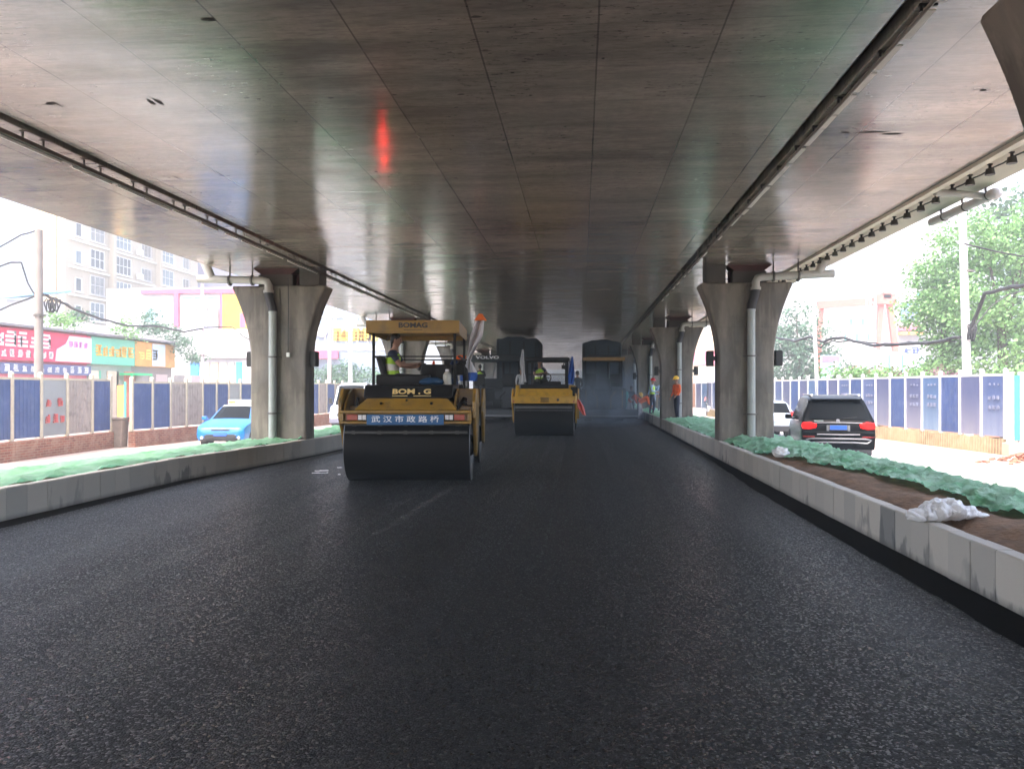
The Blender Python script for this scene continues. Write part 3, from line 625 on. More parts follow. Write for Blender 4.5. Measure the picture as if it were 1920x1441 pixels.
    if helmet:
        hb = MB(); hb.M = M; vs = []; n = 16
        for j in range(5):
            ph = math.pi / 2 * j / 5
            for i in range(n): a = 2 * math.pi * i / n; vs.append((.108 * math.cos(ph) * math.cos(a), .128 * math.cos(ph) * math.sin(a), .03 + .115 * math.sin(ph)))
        vs.append((0, 0, .147)); fs = [(j * n + i, j * n + (i + 1) % n, (j + 1) * n + (i + 1) % n, (j + 1) * n + i) for j in range(4) for i in range(n)] + [(4 * n + i, 4 * n + (i + 1) % n, 5 * n) for i in range(n)]
        hb.add(vs, fs); hb.cyl((0, -.02, .022), (0, -.02, .034), .132, .128, 16); hb.cbox((0, -.135, .024), (.12, .06, .01)); hb.cbox((0, 0, .14), (.02, .16, .02))
        hb.build('helmet', helmet, o, smooth=True)
    elif hair:
        hb = MB(); hb.M = M; hb.sphere((0, .014, .038), (.083, .094, .094), 14, 8); hb.sphere((0, .045, -.02), (.078, .06, .07), 10, 6); hb.build('hair', HAIR, o, smooth=True)
    if vest:
        # torso shell a little larger than the body: follows the same spine
        vb = MB(); ring = []; n = 16; spine = [V['pelvis'].lerp(V['waist'], .3), V['waist'], V['waist'].lerp(V['chest'], .5), V['chest'], V['chest'].lerp(V['neck'], .55)]
        sizes = [(.165, .128), (.155, .122), (.165, .128), (.178, .132), (.10, .09)]; acr = (V['shr'] - V['shl']).normalized()
        for k, p in enumerate(spine):
            dd = (spine[min(k + 1, 4)] - spine[max(k - 1, 0)]).normalized(); fw = dd.cross(acr).normalized()
            for i in range(n): a = 2 * math.pi * i / n; ring.append(p + acr * math.cos(a) * sizes[k][0] + fw * math.sin(a) * sizes[k][1])
        fs = [(k * n + i, k * n + (i + 1) % n, (k + 1) * n + (i + 1) % n, (k + 1) * n + i) for k in range(4) for i in range(n)]
        vm = [1 if (k == 1 and stripes) else 0 for k in range(4) for i in range(n)]
        vb.v = [tuple(p) for p in ring]; vb.f = fs; vb.m = vm; vb.build('vest', [vest, stripes or vest], o, smooth=True)
    return o
LIME = mat('lime_vest', (.45, .75, .05), .6); ORG = mat('orange_vest', (.95, .16, .03), .65, var=.15, vs=6); STRIPE = mat('reflective_stripe', (.75, .75, .7), .3)
YEL_H = mat('yellow_helmet', (.9, .55, .04), .3); RED_H = mat('red_helmet', (.75, .04, .05), .3); ORG_H = mat('orange_helmet', (.9, .2, .04), .3)

# ------------------------------------------------------------------ road rollers
YEL = mat('roller_yellow', (.33, .188, .024), .34, var=.3, vs=2.0, coat=.3, dirt=.6, dirtcol=(.09, .07, .045))
YEL2 = mat('roller_yellow_bright', (.62, .35, .03), .34, var=.18, vs=2.2, coat=.3, dirt=.4, dirtcol=(.14, .10, .05))
DRUM = mat('drum_steel', (.010, .010, .011), .5, metal=.0, var=.5, vs=1.6, bump=.25, bs=9, stretch=(.15, 1, 1), spec=.15)
DRUME = mat('drum_edge', (.14, .14, .14), .45, metal=.6, var=.3)
BLK = mat('machine_black', (.009, .009, .010), .55, var=.3, vs=4, spec=.3); SEAT = mat('black_vinyl', (.012, .012, .013), .5, bump=.2, bs=40, spec=.3)
LAMPG = mat('headlight_glass', (.7, .72, .75), .1, coat=1); REDREF = mat('red_reflector', (.35, .04, .02), .3, coat=.5); TXB = mat('black_letters', (.02, .02, .02), .5); TXY = mat('yellow_letters', (.8, .6, .25), .5); TXW = mat('white_letters', (.8, .82, .85), .5)
BLUEP = mat('blue_plate', (.02, .12, .30), .4, var=.15, vs=6); SCR = mat('worn_bar', (.06, .058, .055), .6, var=.5, vs=8, stretch=(1, 6, 6))
ARM = [(-.34, 1.60), (.42, 1.60), (.62, 1.42), (.66, 1.1), (.40, .80), (.16, .48), (.0, .42), (-.14, .5), (-.34, .86), (-.56, 1.1), (-.56, 1.38)]
def drum_unit(t, cy_, f, r=.615, hw=1.06, ymat=YEL, hydr=True):
    mb = MB(); n = 64; prof = [(hw - .03, .40), (hw - .03, r - .05), (hw, r - .03), (hw, r - .012), (hw - .012, r)]
    prof = [(-x, q) for x, q in prof] + [(x, q) for x, q in prof[::-1]]
    vs = []; k = len(prof)
    for i in range(n):
        a = 2 * math.pi * i / n
        for x, q in prof: vs.append((x, cy_ + q * math.cos(a), r + q * math.sin(a)))
    fs = []; ms = []
    for i in range(n):
        j = (i + 1) % n
        for q in range(k - 1): fs.append((i * k + q, i * k + q + 1, j * k + q + 1, j * k + q)); ms.append(0 if q == 4 else 1)
    for q in (0, k - 1): fs.append(tuple(i * k + q for i in range(n))); ms.append(1)
    mb.v = vs; mb.f = fs; mb.m = ms; dr = mb.build('drum', [DRUM, DRUME], t, smooth=True)
    for sx in (-1, 1): mb = MB(); mb.cyl((sx * (hw - .05), cy_, r), (sx * (hw + .03), cy_, r), .2, .16, 20); mb.build('hub', BLK, dr, smooth=True)
    s = -1 if f else 1
    for y_, z_ in ((cy_ + s * .60, 1.0), (cy_ + s * .655, .87)):
        mb = MB(); mb.box(-hw + .04, hw - .04, y_ - .02, y_ + .02, z_ - .02, z_ + .02)
        for i in range(5): mb.box(-.9 + i * .43, -.84 + i * .43, y_ - .03, y_ + .03, z_ - .03, z_ + .03)
        mb.build('scraper', SCR, t)
    for sx in (-1, 1):
        mb = MB(); pr = [(cy_ + u * (1 if f else -1), z) for u, z in ARM]; xo = sx * (hw + .035); mb.prism(pr, xo, xo + sx * .06, 'X'); mb.build('side_arm', ymat, t, bevel=.015)
def make_roller_canopied(label, loc, rz):
    t = thing('road_roller', label, 'road roller', loc, rz, 'yellow tandem rollers on the fresh asphalt')
    drum_unit(t, -1.7, True); drum_unit(t, 1.7, False)
    for s in (-1, 1):   # s=-1 front module (towards the camera), +1 rear
        Y = lambda a: s * a
        mb = MB(); y0, y1 = sorted((Y(2.42), Y(2.30))); mb.box(-1.09, 1.09, y0, y1, 1.19, 1.235); mb.box(-1.09, 1.09, y0, y1, 1.015, 1.055); mb.box(-1.09, -1.03, y0, y1, 1.056, 1.189); mb.box(1.03, 1.09, y0, y1, 1.056, 1.189)
        mb.box(-1.03, 1.03, *sorted((Y(2.31), Y(2.24))), 1.056, 1.189); mb.build('bumper_frame', YEL, t, bevel=.008)
        # sloping nose, trapezoid seen from the front
        mb = MB(); f_ = [(-.84, 1.237), (.84, 1.237), (.84, 1.27), (.67, 1.435), (-.67, 1.435), (-.84, 1.27)]; a_ = [(x, Y(2.40), z) for x, z in f_[:3]] + [(x, Y(2.22), z) for x, z in f_[3:5]] + [(f_[5][0], Y(2.40), f_[5][1])]
        b_ = [(x, Y(1.9), z) for x, z in f_]; mb.add(a_ + b_, [tuple(range(6)), tuple(range(11, 5, -1))] + [(i, (i + 1) % 6, 6 + (i + 1) % 6, 6 + i) for i in range(6)]); nose = mb.build('nose_cover', YEL, t, bevel=.012)
        mb = MB(); 
        for x in (-.42, .42): mb.cyl((x, Y(2.315), 1.355), (x, Y(2.34), 1.35), .022, n=10)
        mb.cyl((0, Y(2.26), 1.405), (0, Y(2.285), 1.40), .02, n=10); mb.build('bolt', BLK, nose)
        mb = MB(); y0, y1 = sorted((Y(2.2), Y(.62))); mb.box(-.72, .72, y0, y1, 1.15, 1.438); mb.prism([(s * 2.10, 1.438), (s * .62, 1.438), (s * .62, 1.68), (s * 1.98, 1.655)], -.76, .76, 'X'); mb.build('engine_hood', BLK, t, bevel=.02)
        for sx in (-1, 1):
            mb = MB(); x0, x1 = sorted((sx * .78, sx * 1.07)); mb.prism([(s * 2.24, 1.21), (s * .9, 1.21), (s * .9, 1.6), (s * 1.55, 1.6), (s * 1.95, 1.50), (s * 2.16, 1.34)], x0, x0 + .04 if sx < 0 else x0 + .04, 'X'); mb.box(x0 + .04, x1, *sorted((Y(1.9), Y(.9))), 1.22, 1.30); mb.box(x0 + .04, x1, *sorted((Y(1.5), Y(1.42))), 1.3, 1.6)
            mb.box(sx * 1.0 - .03, sx * 1.0 + .03, *sorted((Y(1.42), Y(.9))), 1.3, 1.6); mb.build('fender', YEL, t, bevel=.01)
            mb = MB()
            for i in range(3): mb.tube([(sx * .84, Y(2.2), 1.24 + .03 * i), (sx * .92, Y(1.8), 1.36 + .04 * i), (sx * .97, Y(1.35), 1.3 + .05 * i)], .016, 6)
            mb.build('hose', rubber, t, smooth=True)
            mb = MB(); mb.box(sx * .89 - .09, sx * .89 + .09, *sorted((Y(2.38), Y(2.311))), 1.075, 1.17); mb.build('reflector', REDREF, t, bevel=.006)
            mb = MB(); mb.box(sx * .72 - .075, sx * .72 + .075, *sorted((Y(2.40), Y(2.311))), 1.07, 1.175); h = mb.build('headlight', BLK, t, bevel=.006)
            mb = MB(); mb.box(sx * .72 - .065, sx * .72 - .005, *sorted((Y(2.41), Y(2.401))), 1.082, 1.162); mb.box(sx * .72 + .006, sx * .72 + .065, *sorted((Y(2.41), Y(2.401))), 1.082, 1.162); mb.build('lens', LAMPG, h)
    mb = MB(); mb.box(-.635, .635, -2.455, -2.425, 1.0, 1.17); pl = mb.build('name_plate', BLUEP, t, bevel=.004)
    text_mesh('lettering', '武 汉 市 政 路 桥', .115, TXW, pl, (0, -2.457, 1.087), ext=.002, bold=.0012, sx=1.32)
    hood = [o for o in COL.objects if o.parent == t and o.name.startswith('engine_hood')][0]
    text_mesh('lettering', 'BOM . G', .125, TXY, hood, (.06, -2.082, 1.545), rot=(R(64), 0, 0), bold=.004, sx=1.45)
    for k in range(2):
        mb = MB(); mb.cbox((.06 + (-.2 if k == 0 else .18), -2.095, 1.475), (.26 if k == 0 else .3, .006, .012), rx=R(-26)); mb.build('stripe', TXY, hood)
    # platform
    mb = MB(); mb.box(-.92, .92, -.62, .62, .75, 1.22); mb.box(-.5, .5, -1.0, 1.0, .45, .9); mb.build('chassis', BLK, t, bevel=.02)
    mb = MB(); mb.box(-.72, -.1, -.6, .45, 1.22, 1.64); mb.box(-.76, .22, -.86, -.45, 1.5, 1.86); mb.box(.22, .8, -.62, .3, 1.22, 1.6); mb.build('floor_console', BLK, t, bevel=.03)
    mb = MB(); mb.cbox((-.46, -.1, 1.70), (.5, .5, .13)); mb.cbox((-.73, -.1, 1.96), (.12, .5, .56), ry=R(-16)); mb.build('seat', SEAT, t, bevel=.045, seg=3)
    mb = MB(); mb.cyl((.12, -.1, 1.6), (.02, -.1, 1.98), .03); mb.build('steering_column', BLK, t, smooth=True)
    mb = MB(); pts = [(.0 + .07 * math.cos(a), -.1 + .19 * math.sin(a), 2.02 + .06 * math.cos(a)) for a in [2 * math.pi * i / 20 for i in range(21)]]; mb.tube(pts, .014, 6); mb.cyl((-.05, -.1, 1.98), (.05, -.1, 2.05), .012); mb.build('steering_wheel', BLK, t, smooth=True)
    mb = MB(); mb.box(.02, .60, -.42, .28, 1.80, 2.06); mb.box(.15, .5, -.3, .1, 1.5, 1.80); mb.box(.62, .84, -.2, .0, 1.86, 2.06); mb.tube([(.6, -.1, 1.95), (.74, -.1, 2.08), (.84, -.1, 1.96), (.86, -.1, 1.75)], .06, 8); mb.build('dashboard', BLK, t, bevel=.03)
    for (x, y) in ((-.80, -.88), (.70, -.88), (-.74, .92), (.76, .92)):
        mb = MB(); mb.box(x - .025, x + .025, y - .025, y + .025, 1.3, 2.64); mb.build('post', BLK, t, bevel=.005)
    mb = MB()
    for zz in (2.19,):
        mb.box(-.80, .72, -.89, -.86, zz - .014, zz + .014); mb.box(-.72, .82, .90, .93, zz - .014, zz + .014); mb.box(-.83, -.80, -.86, .9, zz - .014, zz + .014); mb.box(.76, .79, -.86, .9, zz - .014, zz + .014)
    mb.box(.35, .8, .88, .95, 2.10, 2.18); mb.build('guard_rail', BLK, t)
    cz = 2.60; can = MB(); can.box(-.90, .80, -1.12, -1.09, cz, cz + .24); can.box(-.90, .80, 1.14, 1.17, cz, cz + .24); can.box(-.90, -.87, -1.089, 1.139, cz, cz + .235); can.box(.77, .80, -1.089, 1.139, cz, cz + .235); can.box(-.869, .769, -1.088, 1.138, cz + .1, cz + .13)
    can = can.build('canopy', YEL, t, bevel=.012)
    text_mesh('lettering', 'BOMAG', .125, TXB, can, (-.04, -1.123, cz + .145), bold=.004, sx=1.2)
    mb = MB(); mb.box(-.21, .13, -1.125, -1.121, cz + .058, cz + .068); mb.build('underline', TXB, can)
    return t
RP, RZ = Vector((-3.10, 15.35, 0)), R(4.8)
rol = make_roller_canopied('large yellow tandem roller with solid yellow canopy and blue name plate, at the front', RP, RZ)
def rl(x, y, z): return RP + Matrix.Rotation(RZ, 3, 'Z') @ Vector((x, y, z))
# red warning lamp lying on the canopy roof behind its lip: only its reflection on the concrete shows
o = MB(); o.cyl((0, 0, 0), (0, 0, .08), .055, .05, 14); o = o.build('beacon', mat('red_beacon', (1, .03, .02), .4, emit=14), smooth=True); o.location = rl(-.62, -.9, 2.752)
tag(o, 'lit red warning lamp low on the roof of the large roller', 'beacon')
sp = sit_pose(har=(-.02, -.50, .30), hal=(.06, -.42, .34))
person('driver with lime vest over dark shirt sitting sideways on the large roller', sp, cloth('navy', (.02, .028, .06)), cloth('black', (.02, .02, .022)), rl(-.55, -.12, 1.70), RZ + R(90), 1.1, 'short', vest=LIME, stripes=STRIPE, look=R(-6))
# things carried on the roller: flags, blue bundle, water bottle, cone
FW = mat('white_flag_cloth', (.70, .70, .74), .7, var=.12, vs=6); FB = mat('blue_flag_cloth', (.03, .14, .55), .6, var=.3, vs=5); FO = mat('orange_flag_cloth', (.9, .2, .03), .65); FP = mat('pink_flag_cloth', (.85, .2, .18), .7, var=.2, vs=6)
def drape(name, path, widths, m, label=None, parent=None, fold=.05, seed=0, side=Vector((1, 0, 0)), cuts=None, mats=None, cat='flag', group=None):
    """hanging cloth with thickness: rows along a path, folded in depth"""
    mb = MB(); n = 14; vs = []; rows = []
    P = [Vector(p) for p in path]; Q = []; W = []
    for a, b, wa, wb in zip(P, P[1:], widths, widths[1:]):
        for i in range(5): Q.append(a.lerp(b, i / 5)); W.append(wa + (wb - wa) * i / 5)
    Q.append(P[-1]); W.append(widths[-1])
    for th in (0, .012):
        for j, (q, ww) in enumerate(zip(Q, W)):
            for i in range(n + 1):
                u = i / n - .5; f = fold * math.sin(u * 11 + seed + j * .35) + fold * .6 * noise.noise(Vector((u * 4, j * .5, seed)))
                vs.append(q + side * (ww * u) + Vector((0, f + th, 0)))
    J = len(Q); fs = []; ms = []
    for l in (0, 1):
        o_ = l * J * (n + 1)
        for j in range(J - 1):
            for i in range(n): k = o_ + j * (n + 1) + i; fs.append((k, k + 1, k + n + 2, k + n + 1)); ms.append(0 if cuts is None else sum(1 for c in cuts if j / (J - 1) > c))
    mb.v = [tuple(v) for v in vs]; mb.f = fs; mb.m = ms; o = mb.build(name, mats or m, parent, smooth=True, recalc=False)
    if label: tag(o, label, cat, group)
    return o
t = thing('flag', 'drooping white and blue flag with an orange tip on the large roller', 'flag', (0, 0, 0))
a = at(868, 724, Y=16.9); b = at(901, 600, Y=16.9); mb = MB(); mb.tube([a, a.lerp(b, .5), b], .013, 8); mb.build('pole', mat('pale_pole', (.5, .48, .42), .5), t, smooth=True)
d = (b - a).normalized()
drape('flag_cloth', [b + Vector((-.02, 0, .0)), at(893, 630, Y=16.86), at(885, 655, Y=16.86), at(878, 676, Y=16.86), at(878, 698, Y=16.86), at(879, 714, Y=16.86)], [.2, .26, .14, .12, .38, .36], None, parent=t, seed=1, cuts=[.78], mats=[FW, FB])
mb = MB(); mb.cyl(b + Vector((0, 0, -.01)), b + Vector((0, 0, .12)), .14, .05, 12); mb.sphere(b + Vector((0, 0, .11)), (.06, .06, .03)); mb.build('tip', FO, t, smooth=True)
drape('flag', [at(850, 674, Y=17.0), at(863, 672, Y=17.0), at(874, 669, Y=17.0)], [.12, .16, .06], FO, 'small orange flag tied to the rear post of the large roller', side=Vector((0, 0, 1)), seed=5, fold=.03)
drape('cloth_bundle', [at(852, 676, Y=16.2), at(846, 694, Y=16.2), at(846, 712, Y=16.2), at(848, 724, Y=16.2)], [.1, .22, .30, .28], mat('blue_tarp', (.012, .05, .19), .55, var=.4, vs=5), 'dark blue cloth hanging beside the dashboard of the large roller', seed=8, fold=.08, cat='cloth')
mb = MB(); mb.sphere((0, 0, .06), (.24, .2, .08), 16, 8); o = mb.build('cloth_bundle', mat('blue_jacket', (.01, .07, .17), .7, var=.4, vs=9, bump=1, bs=9), smooth=True); o.location = rl(.28, -.85, 1.66)
for v in o.data.vertices: v.co += Vector((.03, .03, .03)) * noise.noise(v.co * 9)
tag(o, 'folded blue jacket lying on the black hood of the large roller', 'jacket')
t = thing('water_jug', 'clear plastic water jug standing on the black hood of the large roller', 'jug', rl(.56, -.86, 1.655))
mb = MB(); mb.cyl((0, 0, 0), (0, 0, .2), .085, .08, 14); mb.cyl((0, 0, .2), (0, 0, .26), .08, .035, 14); mb.build('bottle', mat('clear_plastic', (.55, .55, .5), .2, alpha=.75), t, smooth=True)
mb = MB(); mb.cyl((0, 0, .26), (0, 0, .3), .035, n=12); mb.build('lid', FW, t)
t = thing('traffic_cone', 'small orange cone standing on the rear hood of the large roller', 'traffic cone', rl(.1, 1.2, 1.68))
mb = MB(); mb.cyl((0, 0, .03), (0, 0, .5), .11, .02, 14); mb.box(-.15, .15, -.15, .15, 0, .03); mb.build('cone_body', mat('cone_orange', (.9, .12, .03), .5), t, smooth=True)
mb = MB(); mb.cyl((0, 0, .2), (0, 0, .3), .079, .06, 14); mb.build('band', TXW, t, smooth=True)

# second roller: black safety frame, brighter yellow bodywork
R2 = Vector((-1.215, 28.9, 0))
t = thing('road_roller', 'smaller-looking yellow tandem roller with a thin black safety frame, behind the large one', 'road roller', R2, R(-1), 'yellow tandem rollers on the fresh asphalt')
drum_unit(t, -1.7, True, .61, 1.0, YEL2); drum_unit(t, 1.7, False, .61, 1.0, YEL2)
for s in (-1, 1):
    Y = lambda a: s * a
    mb = MB(); mb.box(-1.08, 1.08, *sorted((Y(2.42), Y(2.2))), 1.10, 1.34); fr = mb.build('bumper_frame', YEL2, t, bevel=.02)
    mb = MB(); 
    for zz in (1.15, 1.19, 1.23, 1.27): mb.box(-.1, .18, *sorted((Y(2.435), Y(2.42))), zz, zz + .022)
    mb.build('grille', BLK, fr)
    mb = MB(); mb.cyl((.48, Y(2.42), 1.22), (.48, Y(2.44), 1.22), .045, n=14); mb.build('emblem', SCR, fr)
    mb = MB(); mb.box(-.95, .95, *sorted((Y(2.34), Y(2.29))), .93, .99); mb.build('crossbar', DRUME, t)
    mb = MB(); mb.prism([(s * 2.3, 1.34), (s * .8, 1.34), (s * .8, 1.60), (s * 2.1, 1.60)], -.86, .86, 'X'); mb.build('nose_cover', YEL2, t, bevel=.03)
    for sx in (-1, 1):
        mb = MB(); mb.prism([(s * 2.34, 1.34), (s * 1.9, 1.34), (s * 1.9, 1.72), (s * 2.1, 1.70)], sx * .9 - .06, sx * .9 + .06, 'X'); mb.build('fender', YEL2, t, bevel=.02)
        mb = MB(); mb.box(sx * 1.0 - .02, sx * 1.0 + .02, *sorted((Y(2.445), Y(2.421))), 1.14, 1.2); mb.build('reflector', REDREF, t)
    mb = MB(); mb.box(-.8, .8, *sorted((Y(2.0), Y(.8))), 1.60, 1.74); mb.build('engine_hood', BLK, t, bevel=.03)
mb = MB(); mb.box(.9, 1.12, -2.2, -1.6, 1.36, 1.66); mb.build('tool_box', BLK, t, bevel=.02)
mb = MB(); mb.box(-.9, .9, -.8, .8, .75, 1.25); mb.box(-.45, .45, -1.1, 1.1, .4, .9); mb.build('chassis', BLK, t, bevel=.02)
mb = MB(); mb.cbox((-.32, .1, 1.72), (.5, .5, .14)); mb.cbox((-.32, .36, 2.0), (.5, .12, .6), rx=R(-10)); mb.box(-.5, -.1, -.1, .3, 1.25, 1.66); mb.build('seat', SEAT, t, bevel=.04)
mb = MB(); mb.box(-.1, .5, -.72, -.5, 1.25, 1.85); mb.build('dashboard', BLK, t, bevel=.03)
mb = MB(); mb.cyl((.0, -.6, 1.7), (-.05, -.42, 1.98), .03); mb.build('steering_column', BLK, t)
mb = MB(); pts = [(-.05 + .19 * math.cos(a), -.42 + .06 * math.sin(a), 1.98 + .18 * math.sin(a)) for a in [2 * math.pi * i / 20 for i in range(21)]]; mb.tube(pts, .016, 6); mb.cyl((-.2, -.42, 1.98), (.1, -.42, 1.98), .012); mb.cyl((-.05, -.42, 1.98), (-.05, -.42, 2.14), .012); mb.build('steering_wheel', BLK, t, smooth=True)
for (x, y) in ((-.70, -.7), (.72, -.7), (-.62, .8), (.64, .8)):
    mb = MB(); mb.box(x - .045, x + .045, y - .045, y + .045, 1.3, 2.58); mb.build('post', BLK, t, bevel=.008)
mb = MB(); mb.box(-.78, .80, -.8, .9, 2.56, 2.70); mb.build('roof', BLK, t, bevel=.025)
mb = MB(); mb.box(-.66, .68, -.74, -.71, 2.08, 2.11); mb.build('guard_rail', BLK, t)
mb = MB(); mb.tube([(.75, -.72, 2.5), (.62, -.9, 2.5), (.6, -.92, 2.42)], .02, 6); mb.box(.54, .66, -.95, -.9, 2.28, 2.42); mb.build('mirror', BLK, t)
person('driver with lime vest facing us inside the black frame of the second roller', sit_pose(har=(.12, -.42, .38), hal=(-.02, -.42, .36)), cloth('navy', (.02, .028, .06)), cloth('black', (.02, .02, .022)), R2 + Vector((-.32, .08, 1.79)), R(22), 1., 'short', vest=LIME, stripes=STRIPE)
drape('flag', [at(980, 655, Y=28.1), at(979, 680, Y=28.1), at(981, 700, Y=28.1), at(982, 716, Y=28.1)], [.06, .16, .12, .2], FW, 'furled white flag on the taxi side post of the second roller', seed=2, fold=.04, group='flags on the second roller')
drape('flag', [at(1073, 668, Y=28.1), at(1072, 690, Y=28.1), at(1071, 708, Y=28.1), at(1070, 720, Y=28.1)], [.05, .18, .24, .16], FB, 'furled deep blue flag on the post of the second roller, next to its mirror', seed=3, fold=.05, group='flags on the second roller')
drape('flag', [at(1066, 668, Y=28.2), at(1065, 690, Y=28.2), at(1066, 712, Y=28.2)], [.04, .1, .07], FW, 'narrow white flag just beside the blue flag on the second roller', seed=3, fold=.03, group='flags on the second roller')
drape('flag', [at(1082, 748, Y=27.6), at(1088, 762, Y=27.6), at(1096, 778, Y=27.5)], [.12, .26, .1], FP, 'salmon pink flag drooping from the side of the second roller', seed=6, fold=.05)

# ------------------------------------------------------------------ pavers with tipper trucks behind them
PB = mat('paver_grey', (.025, .034, .042), .6, var=.35, vs=3); PB2 = mat('tarpaulin', (.055, .08, .105), .8, var=.2, vs=3, bump=.4, bs=6); PG = mat('paver_panel', (.06, .07, .085), .5, var=.3, vs=4)
TAN = mat('tan_canopy_edge', (.35, .22, .09), .5, var=.3, vs=3)
def make_paver(label, loc, canopy, brand, edge, w=2.55):
    t = thing('paver', label, 'asphalt paver', loc, 0, 'pavers working side by side')
    h = w / 2
    mb = MB(); mb.box(-h, h, .6, 4.2, .45, 1.6); mb.box(-h * .9, h * .9, 2.2, 5.0, 1.6, 2.1); mb.build('body', PB, t, bevel=.04)
    mb = MB(); mb.box(-h - .5, h + .5, -.5, .35, .22, .62); mb.box(-h - .45, h + .45, -.62, -.5, .25, .35); mb.build('screed', PG, t, bevel=.03)
    mb = MB(); mb.box(-h - .45, h + .45, -.75, -.63, .33, .37); mb.build('footboard', mat('bare_steel', (.3, .32, .35), .4, metal=.6), t)
    for sx in (-1, 1):
        mb = MB(); mb.prism([(0, .1), (3.9, .1), (4.3, .45), (4.0, .8), (.4, .8), (-.0, .5)], sx * (h - .3) - .15, sx * (h - .3) + .15, 'X'); mb.build('track', BLK, t, bevel=.03)
        mb = MB(); mb.box(sx * (h * .62) - .3, sx * (h * .62) + .3, .2, .7, .7, 1.55 + .1 * sx); mb.build('control_box', PG, t, bevel=.03)
        mb = MB(); mb.tube([(sx * h * .3, .2, .7), (sx * h * .3, .0, 1.2), (sx * h * .5, .1, 1.45)], .02, 6); mb.tube([(sx * h * .8, .0, .7), (sx * h * .8, -.1, 1.5)], .02, 6); mb.build('handrail', YEL2 if edge else BLK, t, smooth=True)
        mb = MB(); mb.cbox((sx * h * .55, 1.1, 1.78), (.5, .5, .14)); mb.cbox((sx * h * .55, .88, 2.05), (.5, .1, .5)); mb.build('seat', SEAT, t, bevel=.03)
    for x in (-canopy / 2 + .12, canopy / 2 - .12):
        for y in (.8, 2.8):
            mb = MB(); mb.box(x - .04, x + .04, y - .04, y + .04, 1.5, 2.95); mb.build('post', BLK, t)
    mb = MB(); mb.prism([(-canopy / 2, 2.98), (-canopy / 2 + .3, 3.2), (canopy / 2 - .3, 3.2), (canopy / 2, 2.98), (canopy / 2, 2.93), (-canopy / 2, 2.93)], .4, 3.4); c = mb.build('canopy', PB, t, bevel=.02)
    if edge: mb = MB(); mb.box(-canopy / 2 - .01, canopy / 2 + .01, .36, .398, 2.9, 3.06); mb.build('canopy_edge', TAN, c)
    if brand: text_mesh('lettering', 'VOLVO', .19, TXW, c, (-.25, .39, 3.07), bold=.006, sx=1.75)
    mb = MB(); mb.cyl((.3, 2.5, 2.1), (.3, 2.5, 2.9), .06, n=12); mb.build('exhaust', BLK, t, smooth=True)
    mb = MB(); mb.box(-.6, -.5, .15, .25, 1.5, 1.75); mb.box(.1, .5, .3, .45, 1.1, 1.45); mb.box(-.3, .0, .3, .4, .8, 1.0); mb.build('control_panel', PG, t, bevel=.01)
    return t
make_paver('dark paver with a wide canopy lettered in white, between the two rollers', (-4.2, 37.2, 0), 2.7, True, False)
make_paver('dark paver with a tan canopy edge, wrapped in blue smoke beside the stooping workers', (1.05, 37.2, 0), 1.95, False, True, 2.1)
def make_tipper(label, loc, w, arched, h=4.2):
    t = thing('dump_truck', label, 'dump truck', loc, 0, 'tipper trucks feeding the pavers')
    mb = MB(); prof = [(-w / 2, 1.5), (w / 2, 1.5), (w / 2, h - .22)]
    n = 9
    for i in range(n):
        u = i / (n - 1); x = w / 2 - w * u; z = h - .18 + (.18 * math.sin(math.pi * u) if arched else .10 * (1 if .3 < u < .85 else 0)); prof.append((x * .97, z + .02 * math.sin(i * 2.3)))
    prof.append((-w / 2, h - .22)); mb.prism(prof, 0, 5.2); bed = mb.build('bed', PB2, t, bevel=.03)
    mb = MB()
    for x in (-w / 2 + .1, -w / 6, w / 6, w / 2 - .1): mb.box(x - .04, x + .04, -.05, -.003, 1.5, h - .35)
    mb.build('tailgate_rib', PB, bed)
    mb = MB(); mb.box(-w / 2 + .2, w / 2 - .2, .3, 7, .8, 1.3); mb.build('chassis', BLK, t)
    mb = MB(); mb.box(-w / 2 + .05, w / 2 - .05, 5.4, 7.2, 1.1, 3.0); mb.build('cab', mat('truck_cab', (.3, .05, .04), .4), t, bevel=.08)
    for sx in (-1, 1):
        for y in (1.0, 2.3, 6.2):
            mb = MB(); mb.cyl((sx * (w / 2 - .35), y, .52), (sx * (w / 2 - .02), y, .52), .52, n=20); wh = mb.build('wheel', rubber, t, bevel=.03)
    return t
make_tipper('tall tarpaulin covered tipper behind the white-lettered paver', (-3.25, 40.2, 0), 2.1, False, 4.32)
make_tipper('tall tipper with an arched covered load behind the tan-edged paver', (1.05, 41.0, 0), 2.0, True, 4.12)
